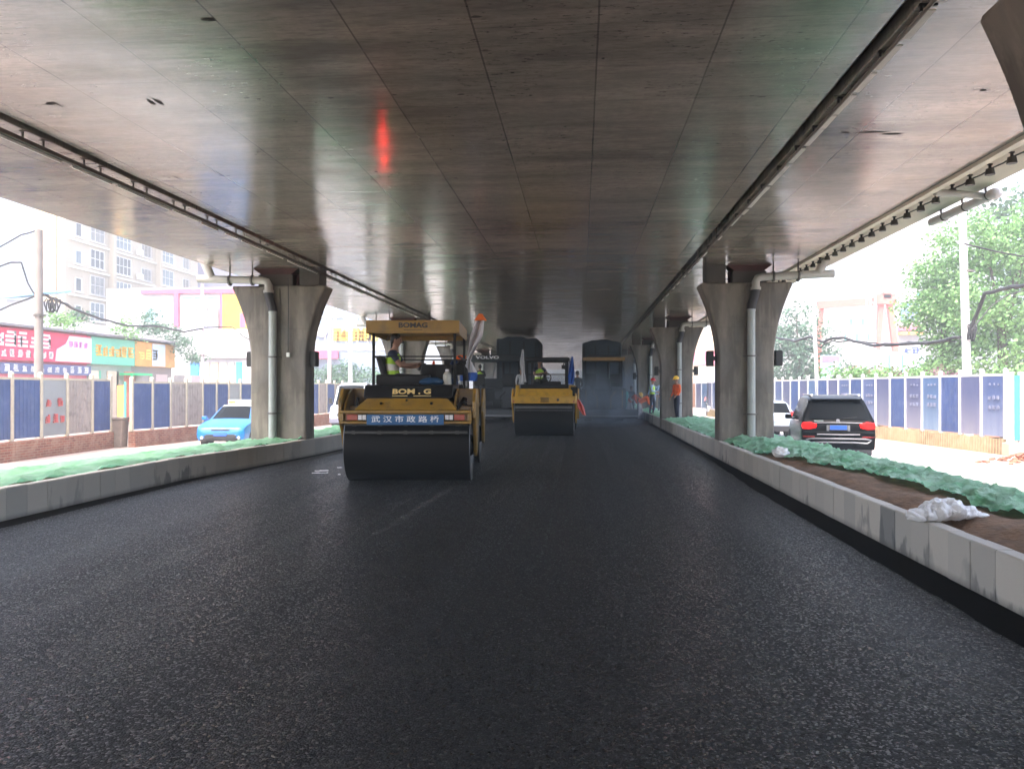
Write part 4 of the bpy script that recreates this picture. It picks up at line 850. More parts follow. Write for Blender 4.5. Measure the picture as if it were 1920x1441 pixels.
# ------------------------------------------------------------------ cars on the side roads
GLASS = mat('car_glass', (.010, .012, .014), .15, spec=.06); CHROME = mat('chrome', (.7, .7, .72), .15, metal=1); TYRE = mat('tyre_rubber', (.02, .02, .02), .8); RIM = mat('alloy_rim', (.4, .4, .42), .3, metal=.8)
TAIL = mat('lit_tail_lamp', (.9, .012, .012), .3, emit=.10, spec=.2); TAILD = mat('tail_lamp', (.5, .03, .03), .2, coat=1); PLATE = mat('blue_number_plate', (.03, .12, .55), .4); TRIM = mat('dark_trim', (.025, .025, .028), .5)
def shell(name, st, paint, t, glass_top=(), glass_side=(), bevel=0):
    """car body from cross sections: (y, z_bottom, z_belt, z_top, half width at belt, half width at top)"""
    mb = MB(); ring = []
    for (y, zb, zt, zr, wb, wr) in st:
        half = [(wb * .90, zb), (wb * .985, zb + .1), (wb, zb + (zt - zb) * .55), (wb * .975, zt), (wr + (.02 if zr - zt > .2 else 0), zr - min(.07, (zr - zt) * .3)), (wr * .9, zr - .012), (wr * .45, zr), (0, zr + .004)]
        ring.append([(x, y, z) for x, z in half] + [(-x, y, z) for x, z in half[-2::-1]])
    n = len(ring[0]); vs = [p for r in ring for p in r]; fs = []; ms = []
    for i in range(len(st) - 1):
        for q in range(n):
            j = (q + 1) % n; fs.append((i * n + q, i * n + j, (i + 1) * n + j, (i + 1) * n + q))
            g = 0
            if q in (3, n - 5) and i in glass_side: g = 1
            if q in (5, 6, n - 7, n - 8) and i in glass_top: g = 1
            if q == n - 1: g = 2
            ms.append(g)
    fs.append(tuple(range(n))); ms.append(0); fs.append(tuple(range((len(st) - 1) * n, len(st) * n))[::-1]); ms.append(0)
    mb.v = vs; mb.f = fs; mb.m = ms
    return mb.build(name, [paint, GLASS, TRIM], t, smooth=True, bevel=0)
def wheels(t, track, ys, r, w=.24):
    for y in ys:
        for s in (-1, 1):
            mb = MB(); x0 = s * track / 2; prof = [(-.5, .62), (-.5, .9), (-.42, 1), (.42, 1), (.5, .9), (.5, .62)]; n = 28; vs = []
            for i in range(n):
                a = 2 * math.pi * i / n
                for u, q in prof: vs.append((x0 + u * w, y + q * r * math.cos(a), r + q * r * math.sin(a)))
            k = len(prof); fs = [(i * k + q, i * k + (q + 1) % k, ((i + 1) % n) * k + (q + 1) % k, ((i + 1) % n) * k + q) for i in range(n) for q in range(k)]
            mb.add(vs, fs); wh = mb.build('tyre', TYRE, t, smooth=True)
            mb = MB(); mb.cyl((x0 - w * .3, y, r), (x0 + w * .3, y, r), r * .63, n=24)
            for q in range(5): a = 2 * math.pi * q / 5; mb.cbox((x0 + s * w * .36, y + math.cos(a) * r * .3, r + math.sin(a) * r * .3), (.03, r * .6, .05), rx=a)
            mb.build('rim', RIM, wh, smooth=True)
            mb = MB(); mb.cyl((x0 - w * .9 * s, y, r + .02), (x0 + s * (w * .5 - .02), y, r + .02), r * 1.14, n=28); mb.build('wheel_arch', TRIM, t)
# --- black suv seen from behind
GLASS.node_tree.nodes['Principled BSDF'].inputs['IOR'].default_value = 1.16
BP = mat('black_car_paint', (.003, .004, .005), .25, coat=0, spec=.5); SILV = mat('silver_skid', (.22, .22, .23), .35, metal=.5)
BP.node_tree.nodes['Principled BSDF'].inputs['IOR'].default_value = 1.2
t = thing('suv', 'black suv with lit red tail lamps and a blue plate on the side road', 'suv', (7.05, 22.6, -.44), R(-10))
st = [(0.0, .42, .95, .97, .90, .86), (.03, .36, 1.08, 1.10, .95, .90), (.10, .33, 1.13, 1.17, .965, .88), (.34, .32, 1.13, 1.66, .97, .74), (.50, .32, 1.12, 1.77, .975, .71), (1.2, .30, 1.10, 1.84, .98, .73), (1.28, .30, 1.10, 1.84, .98, .73), (2.3, .30, 1.09, 1.85, .98, .74), (2.38, .30, 1.09, 1.85, .98, .74), (3.1, .3, 1.08, 1.80, .98, .72), (3.75, .3, 1.06, 1.12, .97, .80), (4.5, .32, 1.0, 1.03, .95, .75), (4.95, .4, .85, .88, .86, .6)]
bd = shell('body', st, BP, t, glass_top=(9,), glass_side=(4, 6, 8, 9))
def rearquad(z, w, y): return y
mb = MB(); mb.add([(-.77, .085, 1.20), (.77, .085, 1.20), (.66, .315, 1.62), (-.66, .315, 1.62)], [(0, 1, 2, 3)]); mb.add([(-.77, .13, 1.20), (.77, .13, 1.20), (.66, .36, 1.62), (-.66, .36, 1.62)], [(3, 2, 1, 0)]); mb.build('rear_window', GLASS, t)
mb = MB(); mb.prism([(.22, 1.72), (.55, 1.80), (.55, 1.83), (.2, 1.75)], -.66, .66, 'X'); mb.build('spoiler', BP, t, bevel=.01)
for s in (-1, 1):
    mb = MB(); mb.prism([(s * .54, 1.05), (s * .57, .95), (s * .74, .91), (s * .93, .92), (s * .955, 1.0), (s * .93, 1.10), (s * .72, 1.115)], -.025, .12); lamp = mb.build('tail_lamp', TAIL, t, bevel=.02)
    mb = MB(); mb.prism([(s * .60, .69), (s * .9, .69), (s * .93, .73), (s * .62, .73)], -.03, .04); mb.build('fog_reflector', TAILD, t)
    mb = MB(); mb.box(s * .62 - .035, s * .62 + .035, .6, 3.0, 1.84, 1.875); mb.box(s * .62 - .03, s * .62 + .03, .6, .72, 1.80, 1.85); mb.box(s * .62 - .03, s * .62 + .03, 2.8, 2.95, 1.80, 1.85); mb.build('roof_rail', CHROME, t, bevel=.01)
    mb = MB(); mb.cbox((s * 1.07, 3.2, 1.16), (.2, .12, .15)); mb.box(s * .98 - .04, s * .98 + .04, 3.18, 3.24, 1.08, 1.14); mb.build('mirror', BP, t, bevel=.03)
    mb = MB(); mb.tube([(s * .985, .55, 1.13), (s * .99, 2, 1.11), (s * .985, 3.4, 1.09)], .012, 6); mb.build('window_trim', CHROME, t)
mb = MB(); mb.tube([(-.62, -.012, 1.09), (0, -.03, 1.10), (.62, -.012, 1.09)], .016, 8); mb.tube([(-.55, -.04, .775), (0, -.06, .77), (.55, -.04, .775)], .02, 8); mb.tube([(-.84, -.02, .62), (-.7, -.05, .655), (0, -.07, .66), (.7, -.05, .655), (.84, -.02, .62), (.74, -.03, .54), (.4, -.06, .56), (-.4, -.06, .56), (-.74, -.03, .54), (-.84, -.02, .62)], .026, 8); mb.build('chrome_strip', SILV, t, smooth=True)
mb = MB(); mb.prism([(-.92, .36), (.92, .36), (.95, .7), (.93, .86), (-.93, .86), (-.95, .7)], -.03, .1); mb.build('rear_bumper', BP, t, bevel=.03)
mb = MB(); mb.box(-.86, .86, -.02, .3, .22, .40); mb.build('diffuser', TRIM, t, bevel=.03)
mb = MB(); mb.box(-.23, .23, -.045, -.031, .895, 1.035); mb.box(-.30, -.24, -.04, -.02, .87, 1.03); mb.box(.24, .30, -.04, -.02, .87, 1.03); mb.build('plate_recess', SILV, t)
mb = MB(); mb.box(-.215, .215, -.052, -.046, .905, 1.025); mb.build('number_plate', PLATE, t)
mb = MB(); mb.cyl((0, .045, 1.155), (0, .02, 1.15), .05, n=18); mb.box(-.62, -.38, .03, .05, 1.135, 1.16); mb.build('badge', CHROME, t)
mb = MB(); mb.cbox((.25, .10, 1.225), (.5, .02, .02), ry=R(-6)); mb.build('wiper', TRIM, t)
wheels(t, 1.66, (1.05, 4.05), .385, .28)
# --- silver blue hatchback ahead of it
SP = mat('silver_blue_paint', (.42, .50, .60), .3, metal=.3, coat=.6)
t = thing('hatchback', 'pale silver blue hatchback ahead of the black suv, half hidden by the pier', 'car', (7.85, 33.2, -.44), R(-2))
st = [(0.0, .42, .85, .87, .78, .72), (.05, .32, .95, .98, .83, .74), (.10, .3, 1.0, 1.04, .84, .72), (.42, .3, 1.0, 1.44, .85, .60), (.9, .3, .98, 1.52, .86, .62), (1.7, .3, .96, 1.54, .86, .63), (1.78, .3, .96, 1.54, .86, .63), (2.5, .3, .95, 1.45, .86, .6), (3.2, .3, .93, .97, .85, .66), (3.9, .35, .78, .8, .76, .5)]
shell('body', st, SP, t, glass_top=(2, 7), glass_side=(3, 4, 6, 7)); wheels(t, 1.48, (.75, 3.2), .3, .2)
mb = MB(); mb.box(-.8, .8, -.03, .15, .28, .52); mb.build('rear_bumper', TRIM, t, bevel=.03)
mb = MB(); mb.box(-.22, .22, -.02, .0, .72, .83); mb.build('number_plate', mat('white_plate', (.6, .7, .85), .4), t)
for s in (-1, 1): mb = MB(); mb.box(s * .72 - .09, s * .72 + .09, -.01, .15, .78, 1.1); mb.build('tail_lamp', TAILD, t, bevel=.02)
# --- blue taxi, facing the camera (front at -Y)
TB = mat('taxi_blue', (.004, .14, .46), .3, coat=.3); TW = mat('taxi_white', (.78, .82, .86), .3, coat=.6)
t = thing('taxi', 'bright blue taxi with a white roof and roof sign, half hidden by a pier', 'taxi', (-12.3, 26.2, -.44), R(8))
st = [(0.0, .35, .55, .58, .70, .55), (.06, .25, .66, .70, .80, .66), (.3, .22, .76, .80, .84, .70), (1.05, .22, .88, .95, .86, .72), (1.2, .22, .90, .97, .86, .72), (1.95, .22, .92, 1.40, .86, .56), (2.2, .22, .92, 1.44, .86, .58), (2.9, .22, .93, 1.45, .86, .59), (2.97, .22, .93, 1.45, .86, .59), (3.6, .22, .94, 1.36, .86, .56), (4.05, .25, .94, 1.0, .85, .68), (4.5, .4, .88, .92, .78, .6)]
b = shell('body', st, TB, t, glass_top=(4, 9), glass_side=(5, 6, 8)); b.data.materials.append(TW)
for p in b.data.polygons:
    if p.center.z > 1.34 and p.material_index == 0: p.material_index = 3
wheels(t, 1.5, (.85, 3.55), .31, .2)
for s in (-1, 1):
    mb = MB(); mb.add([(s * .42, .02, .60), (s * .74, .09, .64), (s * .80, .3, .76), (s * .52, .12, .72), (s * .42, .1, .58), (s * .74, .2, .6), (s * .79, .4, .7), (s * .5, .3, .68)], [(0, 1, 2, 3), (4, 5, 6, 7), (0, 1, 5, 4), (1, 2, 6, 5), (2, 3, 7, 6), (3, 0, 4, 7)]); mb.build('headlight', LAMPG, t)
    mb = MB(); mb.cbox((s * .96, 1.35, .98), (.18, .1, .13)); mb.box(s * .86 - .05, s * .86 + .05, 1.34, 1.38, .94, .98); mb.build('mirror', TB, t, bevel=.03)
    mb = MB(); mb.cyl((s * .62, .04, .36), (s * .62, -.005, .36), .05, n=12); mb.build('fog_lamp', LAMPG, t)
mb = MB(); mb.prism([(-.5, .34), (.5, .34), (.56, .42), (.46, .47), (-.46, .47), (-.56, .42)], -.015, .1); mb.build('grille', TRIM, t, bevel=.01)
mb = MB(); mb.box(-.3, .3, -.01, .04, .60, .64); mb.build('upper_grille', TRIM, t)
mb = MB(); mb.box(-.22, .22, -.03, -.018, .42, .53); mb.build('number_plate', PLATE, t)
mb = MB(); mb.prism([(2.3, 1.46), (2.3, 1.60), (2.36, 1.62), (2.6, 1.62), (2.62, 1.46)], -.42, .42, 'X'); sg = mb.build('roof_sign', TW, t, bevel=.02)
mb = MB(); mb.box(-.40, -.15, 2.285, 2.298, 1.49, 1.58); mb.build('sign_lamp', ORG_H, sg)
mb = MB(); mb.box(-.05, .38, 2.285, 2.298, 1.49, 1.58); mb.build('sign_panel', mat('sign_blue', (.2, .5, .85), .4), sg)
# --- white van
VW = mat('van_white', (.62, .66, .74), .35, coat=.5, var=.1)
t = thing('van', 'white high roof van seen between the pier and the large roller', 'van', (-11.75, 39.0, -.44), R(3))
st = [(0.0, .35, .8, .82, .78, .7), (.08, .3, .98, 1.02, .86, .76), (.5, .28, 1.15, 1.2, .9, .78), (.9, .28, 1.2, 1.9, .9, .70), (1.2, .28, 1.22, 2.2, .9, .74), (2.0, .28, 1.22, 2.32, .9, .76), (2.1, .28, 1.22, 2.32, .9, .76), (4.6, .28, 1.22, 2.30, .9, .76), (4.8, .35, 1.2, 2.1, .88, .7)]
shell('body', st, VW, t, glass_top=(2, 3), glass_side=(3, 4)); wheels(t, 1.6, (.9, 3.9), .34, .22)
mb = MB(); mb.box(-.85, .85, -.06, .1, .3, .55); mb.build('bumper', mat('violet_grey_bumper', (.16, .16, .22), .5), t, bevel=.04)
mb = MB(); mb.box(-.5, .5, .0, .06, .62, .8); mb.build('grille', TRIM, t)
for s in (-1, 1):
    mb = MB(); mb.box(s * .7 - .14, s * .7 + .14, .0, .1, .65, .88); mb.build('headlight', LAMPG, t, bevel=.03)
    mb = MB(); mb.cbox((s * 1.02, .8, 1.4), (.16, .1, .3)); mb.box(s * .9 - .06, s * .9 + .06, .79, .83, 1.3, 1.34); mb.build('mirror', TRIM, t, bevel=.03)
mb = MB(); mb.box(-.22, .22, -.08, -.065, .4, .5); mb.build('number_plate', mat('white_plate', (.6, .7, .85), .4), t)
# --- distant scooter rider
t = thing('scooter', 'distant pale scooter on the side road beyond the silver hatchback', 'scooter', (9.4, 60, -.44), R(180))
for y in (-.6, .6):
    mb = MB(); mb.cyl((-.05, y, .24), (.05, y, .24), .24, n=16); mb.build('wheel', TYRE, t)
mb = MB(); mb.prism([(-.55, .3), (.2, .3), (.75, .35), (.85, .7), (.2, .78), (.05, .42), (-.3, .42), (-.48, 1.0), (-.6, 1.0)], -.14, .14, 'X'); mb.build('body', TW, t, bevel=.03)
mb = MB(); mb.cyl((-.3, -.5, 1.02), (.3, -.5, 1.02), .02); mb.build('handlebar', BLK, t)
# ------------------------------------------------------------------ people on foot
navy = cloth('dark_trousers', (.03, .035, .06)); lb = cloth('light_blue', (.35, .5, .7)); blk = cloth('charcoal', (.03, .03, .035)); gy = cloth('grey', (.2, .22, .25)); pk = cloth('pale_grey', (.5, .5, .52)); orc = cloth('orange', (.95, .15, .03))
person('worker in a loose orange jacket and yellow helmet standing by the second pier', stand_pose(((.25, -.03, 1.13), (.2, -.2, .98)), ((-.25, .02, 1.12), (-.24, -.12, .92)), .03), orc, navy, (3.68, 31.2, .36), R(-60), .97, helmet=YEL_H, look=R(-8))
person('person in a lime vest and red helmet standing on the kerb', stand_pose(((.25, -.04, 1.14), (.14, -.24, 1.1)), ((-.25, -.04, 1.14), (-.1, -.26, 1.08))), lb, navy, (3.36, 38.2, .36), R(70), .98, helmet=RED_H, vest=LIME, stripes=STRIPE)
person('bareheaded person in a pale blue shirt standing behind the red helmet worker', stand_pose(), lb, gy, (4.0, 40.5, .36), R(30), .97)
person('person in pale blue clothes standing farthest up the net strip, behind the other bystander', stand_pose(), lb, lb, (3.75, 42.2, .36), R(-30), .95)
sp_ = stoop_pose()
person('worker in orange stooping over the asphalt with a rake, closest to the paver', sp_, orc, pk, (2.62, 42.8, 0), R(60), 1.05, helmet=YEL_H, vest=ORG, stripes=STRIPE)
person('worker in orange bending low right beside the kerb', sp_, orc, pk, (3.0, 40.6, 0), R(80), 1.0, helmet=ORG_H, vest=ORG)
person('worker in dark clothes standing behind the two stooping workers', stand_pose(), blk, blk, (2.95, 47.5, 0), R(10), 1.0)
person('person in dark clothes standing on the step beside the smoky paver', stand_pose(((.24, 0, 1.12), (.22, -.2, 1.0)), ((-.24, 0, 1.12), (-.2, -.2, 1.0))), blk, blk, (-.17, 36.6, .62), R(-150), 1.02)
person('operator in a lime vest on the white-lettered paver', sit_pose(), blk, blk, (-4.9, 38.25, 1.88), R(180), 1., vest=LIME)
person('person in a white shirt with dark hair standing on the paver behind the second roller', stand_pose(), cloth('white', (.6, .62, .66)), gy, (-2.75, 36.4, .8), R(20), 1.0)
person('person whose dark haired head shows beside the white van', stand_pose(), blk, blk, (-8.45, 31.0, -.05), R(150), 1.05)
person('person in white leaning on the side of the white-lettered paver', stand_pose(((.2, -.2, 1.2), (.1, -.35, 1.3))), pk, pk, (-5.42, 36.0, .62), R(-90), .98)
person('rider in a pink top on the distant scooter', sit_pose((.2, -.48, .42), (-.2, -.48, .42)), cloth('pink', (.8, .25, .25)), gy, (9.4, 60.35, .38), 0, 1., helmet=TXW)
t = thing('rake', 'long pale rake held by the stooping orange worker', 'rake', (0, 0, 0))
mb = MB(); mb.cyl((2.45, 42.0, .75), (3.1, 41.3, .05), .018, n=8); mb.build('handle', mat('pale_wood', (.5, .45, .38), .6), t); mb = MB(); mb.cbox((3.1, 41.3, .05), (.5, .04, .07), rz=.8); mb.build('head', darks, t)
o = MB(); o.prism([(-.28, 0), (.28, 0), (.30, .9), (-.30, .9)], 0, .3); o = o.build('water_tank', mat('teal_drum', (.03, .35, .33), .5), bevel=.06); o.location = (2.3, 44.6, .55); tag(o, 'teal plastic tank beside the smoky paver', 'tank')
# ------------------------------------------------------------------ the street on the taxi side
def wgrid(rows, cols, W, H, mull=.06):
    pass
GL2 = mat('window_glass', (.13, .17, .20), .15, spec=.25); GLD = mat('dark_window_glass', (.05, .06, .07), .15, spec=.25); WFR = mat('white_window_frame', (.7, .7, .7), .5); BAR = mat('window_bars', (.34, .30, .27), .5)
def facade_window(parent, P, U, N_, wd, ht, glass=None, cols=2, rows=1, bars=False, sill=True, frame=None):
    """window child of a building: frame proud of the wall, its pane a sub-part. P lower left corner on the wall, U along, N_ outward"""
    Z = Vector((0, 0, 1)); mb = MB(); frame = frame or WFR
    def bx(b, u0, u1, z0, z1, d0, d1):
        vs = [P + U * u + Z * z + N_ * d for d in (d0, d1) for z in (z0, z1) for u in (u0, u1)]
        b.add(vs, [(0, 1, 3, 2), (4, 5, 7, 6), (0, 1, 5, 4), (1, 3, 7, 5), (3, 2, 6, 7), (2, 0, 4, 6)])
    f = .09
    bx(mb, 0, wd, ht - f, ht, 0, .1); bx(mb, 0, wd, 0, f, 0, .1); bx(mb, 0, f, f, ht - f, 0, .1); bx(mb, wd - f, wd, f, ht - f, 0, .1)
    for i in range(1, cols): u = wd * i / cols; bx(mb, u - .03, u + .03, f, ht - f, 0, .09)
    for i in range(1, rows): z = ht * i / rows; bx(mb, f, wd - f, z - .03, z + .03, 0, .085)
    if sill: bx(mb, -.1, wd + .1, -.12, -.002, 0, .22)
    w_ = mb.build('window', frame, parent)
    pb = MB(); bx(pb, f, wd - f, f, ht - f, .002, .03); pb.build('pane', glass or GL2, w_)
    if bars:
        bb = MB(); k = int(wd / .22)
        for i in range(k + 1): u = wd * i / k; bx(bb, u - .015, u + .015, 0, ht, .24, .27)
        for i in range(4): z = ht * i / 3; bx(bb, 0, wd, z - .015, z + .015, .271, .29)
        bb.build('bars', BAR, w_)
    return w_
XP = Vector((1, 0, 0)); YM = Vector((0, -1, 0)); YP = Vector((0, 1, 0)); XM = Vector((-1, 0, 0))
# apartment block: long facade faces the road (+X), gable faces the camera
cream = mat('cream_render', (.50, .43, .33), .85, var=.12, vs=.4); peach = mat('peach_render', (.62, .45, .29), .85, var=.08, vs=.3)
t = thing('apartment_block', 'tall cream apartment block with barred windows above the shops', 'building', (0, 0, 0))
XA = -54; ya, yb = 79.0, 108.0
mb = MB(); mb.box(XA - 12, XA, ya, yb, -.4, 34); mb.build('wall', cream, t)
mb = MB(); mb.box(XA - 12.2, XA - .9, ya - .25, ya - .003, -.4, 34); mb.build('gable', peach, t)
mb = MB()
for fl in range(11): z = 2.6 + fl * 2.95; mb.box(XA + .003, XA + .25, ya + .5, yb, z, z + .22)
mb.build('cornice', mat('pale_band', (.6, .57, .5), .8), t)
rr = random.Random(4)
for fl in range(11):
    z0 = 2.82 + fl * 2.95
    for k, (y, wd, ht, c, br) in enumerate([(80.6, 1.1, 1.5, 1, 0), (83.2, 2.6, 2.1, 3, 0), (88.0, 3.2, 2.1, 4, 0), (93.4, 2.2, 1.5, 3, 1), (98.0, 3.2, 2.1, 3, 0), (103.6, 1.7, 1.6, 2, 1)]):
        facade_window(t, Vector((XA, y, z0 + .35)), YP, XP, wd, ht, rr.choice((GL2, GLD, GL2)), c, 2 if ht > 2 else 1, bars=bool(br) or (k == 1 and fl % 2), frame=WFR)
for y in (86.9, 97.0): mb = MB(); mb.box(XA + .003, XA + .7, y - .25, y + .25, -.4, 34); mb.build('pilaster', cream, t)
for fl in (3, 4): mb = MB(); mb.box(XA + .26, XA + .7, 92.0, 92.8, 6 + fl * 2.95, 6.7 + fl * 2.95); mb.build('air_conditioner', WFR, t)
# building behind the pole far to the left with a blue lean-to
t = thing('corner_block', 'pale corner block cut off by the frame edge with a blue awning', 'building', (0, 0, 0)); wl = mat('pale_blue_render', (.6, .66, .7), .8)
mb = MB(); mb.box(-48, -43.6, 46, 60, -.4, 24); mb.build('wall', wl, t)
for fl in range(6): facade_window(t, Vector((-46.2, 46, 2.2 + fl * 3.2)), XP, YM, 1.4, 1.7, GL2, 2)
t = thing('rooftop_shed', 'small rooftop room with a sky blue tin roof beside the concrete pole', 'shed', (0, 0, 0))
a = at(12, 610, Y=52); b = at(66, 610, Y=52); zt = at(40, 562, Y=52).z
mb = MB(); mb.box(a.x, b.x, 52, 55, a.z - 4, zt); mb.build('wall', mat('off_white', (.62, .6, .6), .8), t)
mb = MB(); mb.add([(a.x - .3, 51.4, zt), (b.x + .4, 51.4, zt + .3), (b.x + .4, 55.3, zt + .9), (a.x - .3, 55.3, zt + .6), (a.x - .3, 51.4, zt + .12), (b.x + .4, 51.4, zt + .42), (b.x + .4, 55.3, zt + 1.02), (a.x - .3, 55.3, zt + .72)], [(0, 1, 2, 3), (4, 5, 6, 7), (0, 1, 5, 4), (1, 2, 6, 5), (2, 3, 7, 6), (3, 0, 4, 7)]); mb.build('roof', mat('sky_blue_tin', (.22, .5, .72), .5), t)
facade_window(t, Vector((a.x + .3, 52, a.z - .2)), XP, YM, 1.3, 1.0, GLD, 2)

# lilac office block
t = thing('office_block', 'lilac office block with a tall pale window wall next to the apartment block', 'building', (0, 0, 0)); lil = mat('lilac_render', (.38, .36, .50), .8, var=.1, vs=.4)
a = at(262, 470, Y=112); b = at(372, 470, Y=112)
mb = MB(); mb.box(a.x - 6, b.x + 5, 112, 124, -.4, 26); mb.build('wall', lil, t)
for fl in range(6):
    for k in range(2): facade_window(t, Vector((a.x + .5 + k * 2.7, 112, 3.5 + fl * 3.4)), XP, YM, 2.6, 3.2, mat('aqua_glass', (.26, .42, .50), .15, spec=.7), 2, 2, sill=False)
t = thing('office_block', 'white and blue stepped block behind the pier top on the taxi side', 'building', (0, 0, 0))
a = at(345, 470, Y=128); b = at(470, 470, Y=128); mb = MB(); mb.box(a.x, b.x, 128, 140, -.4, 21.5); mb.build('wall', mat('pale_blue_render', (.6, .66, .7), .8), t)
for fl in range(6):
    for k in range(3): facade_window(t, Vector((a.x + .8 + k * 3.3, 128, 2 + fl * 3.2)), XP, YM, 2.4, 1.2, mat('blue_glass', (.10, .2, .45), .15, spec=.7), 3)
# showroom: red beams, aqua windows, yellow sign panel
t = thing('showroom', 'white showroom with rose red beams, aqua windows and a big yellow panel', 'building', (0, 0, 0)); Y_ = 74.0
def sx(px): return at(px, 600, Y=Y_).x
def sz(py, px=400): return at(px, py, Y=Y_).z
red = mat('rose_red', (.75, .10, .20), .5); ivory = mat('ivory_panel', (.50, .50, .50), .7)
mb = MB(); mb.box(sx(200), sx(482), Y_, Y_ + 9, -.4, sz(539)); mb.build('wall', ivory, t)
mb = MB(); mb.box(sx(266), sx(480), Y_ - .3, Y_ - .003, sz(550), sz(542)); mb.box(sx(329), sx(337), Y_ - .3, Y_ - .003, sz(612), sz(550) - .01); mb.box(sx(415), sx(419), Y_ - .3, Y_ - .003, sz(640), sz(550) - .01); mb.build('beam', red, t)
mb = MB(); mb.box(sx(419) + .01, sx(482), Y_ - .25, Y_ - .003, sz(629), sz(553)); yp = mb.build('sign_panel', mat('sign_yellow', (.85, .48, .02), .5), t)
mb = MB(); mb.box(sx(452), sx(462), Y_ - .28, Y_ - .255, sz(615), sz(588)); mb.build('mark', red, yp)
aq = mat('aqua_glass', (.26, .42, .50), .15)
for (x0, x1, y0, y1, c, r_) in ((340, 412, 555, 608, 3, 1), (270, 325, 556, 606, 2, 1), (360, 412, 578, 640, 5, 4)):
    facade_window(t, Vector((sx(x0), Y_ - (.2 if r_ > 1 else 0), sz(y1))), XP, YM, sx(x1) - sx(x0), sz(y0) - sz(y1), aq if r_ == 1 else mat('grey_lilac_glass', (.45, .46, .58), .2), c, r_, sill=False, frame=BAR if r_ > 1 else None)
# glass hall behind the pier, yellow blocks on its front
t = thing('glass_hall', 'blue grey glass hall with a yellow sign and white slanting struts', 'building', (0, 0, 0)); Y_ = 82.0
mb = MB(); mb.box(sx(560), sx(745), Y_, Y_ + 12, -.4, 12.5); mb.build('wall', mat('blue_grey_glass', (.28, .34, .46), .3, var=.3, vs=.3), t)
mb = MB()
for py in (594, 650, 655): mb.box(sx(560), sx(740), Y_ - .1, Y_ - .003, sz(py + 3), sz(py))
for i in range(9): x = sx(570 + i * 20); mb.box(x - .05, x + .05, Y_ - .08, Y_ - .003, sz(652) + .3, 12.4)
mb.build('mullion', WFR, t)
mb = MB(); rr = random.Random(11)
for i in range(5): glyph(mb, Vector((sx(622 + i * 17), Y_ - .12, sz(641))), XP, Vector((0, 0, 1)), YM, 1.25, rr, .22)
mb.build('sign', mat('sign_yellow_bright', (.95, .55, .05), .5), t)
mb = MB(); mb.cyl((sx(604), Y_ - .2, sz(622)), (sx(604), Y_ - .05, sz(622)), .62, n=28); mb.build('round_sign', TXW, t)
mb = MB(); mb.box(sx(580), sx(636), Y_ - .5, Y_ - .2, sz(673), sz(658)); mb.build('awning', red, t)
for x0, y0, x1, y1 in ((603, 568, 618, 600), (638, 582, 660, 618), (660, 590, 678, 618), (586, 628, 596, 645)):
    mb = MB(); mb.cyl(at(x0, y0, Y=76), at(x1, y1, Y=76), .12, n=8); mb.build('strut', WFR, t)

# shop row: one building per shopfront, facade plane faces the road
XS = -27.0
def ax(px, py): return at(px, py, X=XS)
def shop(label, p0, p1, signm, base, ztop=None, roofm=None):
    y0, y1 = ax(p0, 640).y, ax(p1, 640).y
    t = thing('shop', label, 'shop', (0, 0, 0), 0, 'single storey shops behind the hoarding')
    mb = MB(); mb.box(XS - 6, XS, y0, y1 - .02, -.45, 4.6); mb.build('wall', base, t)
    mb = MB(); mb.box(XS + .003, XS + .25, y0 + .02, y1 - .04, 2.95, 4.45); s = mb.build('sign_board', signm, t)
    mb = MB(); mb.add([(XS + .55, y0 - .05, 4.52), (XS + .55, y1 - .03, 4.52), (XS - 6, y1 - .03, 5.9), (XS - 6, y0 - .05, 5.9), (XS + .55, y0 - .05, 4.64), (XS + .55, y1 - .03, 4.64), (XS - 6, y1 - .03, 6.02), (XS - 6, y0 - .05, 6.02)], [(0, 1, 2, 3), (4, 5, 6, 7), (0, 1, 5, 4), (1, 2, 6, 5), (2, 3, 7, 6), (3, 0, 4, 7)]); mb.build('roof', mat('grey_tile_roof', (.30, .28, .30), .8, var=.4, vs=5), t)
    return t, s, y0, y1
ZP = Vector((0, 0, 1)); rr = random.Random(21)
signw = mat('sign_white', (.85, .85, .85), .5); pinkw = mat('pale_pink', (.75, .5, .6), .6); shut = mat('shop_shutter', (.45, .4, .38), .6, var=.3, vs=1.5)
t, s, y0, y1 = shop('shop with a long crimson sign and large white characters', -40, 163, mat('sign_crimson', (.75, .05, .13), .5), mat('pink_wall', (.72, .2, .27), .7))
mb = MB(); y = y0 + .5
while y < y1 - 3.6: glyph(mb, Vector((XS + .25, y, 3.55)), YP, ZP, XP, .72, rr, .17); y += .82
y = y0 + .5
while y < y1 - 3.4: glyph(mb, Vector((XS + .25, y, 3.08)), YP, ZP, XP, .34, rr, .2); y += .55
mb.build('lettering', signw, s)
mb = MB(); mb.prism([(y1 - 3.0, 3.0), (y1 - .05, 3.0), (y1 - .05, 4.35), (y1 - 1.9, 4.35), (y1 - 2.2, 3.9), (y1 - 2.9, 3.6)], XS + .253, XS + .3, 'X'); pn = mb.build('white_panel', mat('panel_white_pink', (.85, .72, .8), .6), s)
mb = MB()
for k in range(4): glyph(mb, Vector((XS + .30, y1 - 2.0 + k * .42, 3.75)), YP, ZP, XP, .3, rr, .2)
mb.build('lettering', mat('magenta_text', (.7, .25, .6), .5), pn)
mb = MB(); mb.box(XS + .003, XS + .2, (y0 + y1) / 2 - 2.8, (y0 + y1) / 2 + 4.0, 2.3, 2.82); q = mb.build('led_board', mat('led_blue_grey', (.10, .13, .28), .5), t)
mb = MB()
for k in range(11): glyph(mb, Vector((XS + .2, (y0 + y1) / 2 - 2.6 + k * .6, 2.4)), YP, ZP, XP, .33, rr, .18)
mb.build('lettering', signw, q)
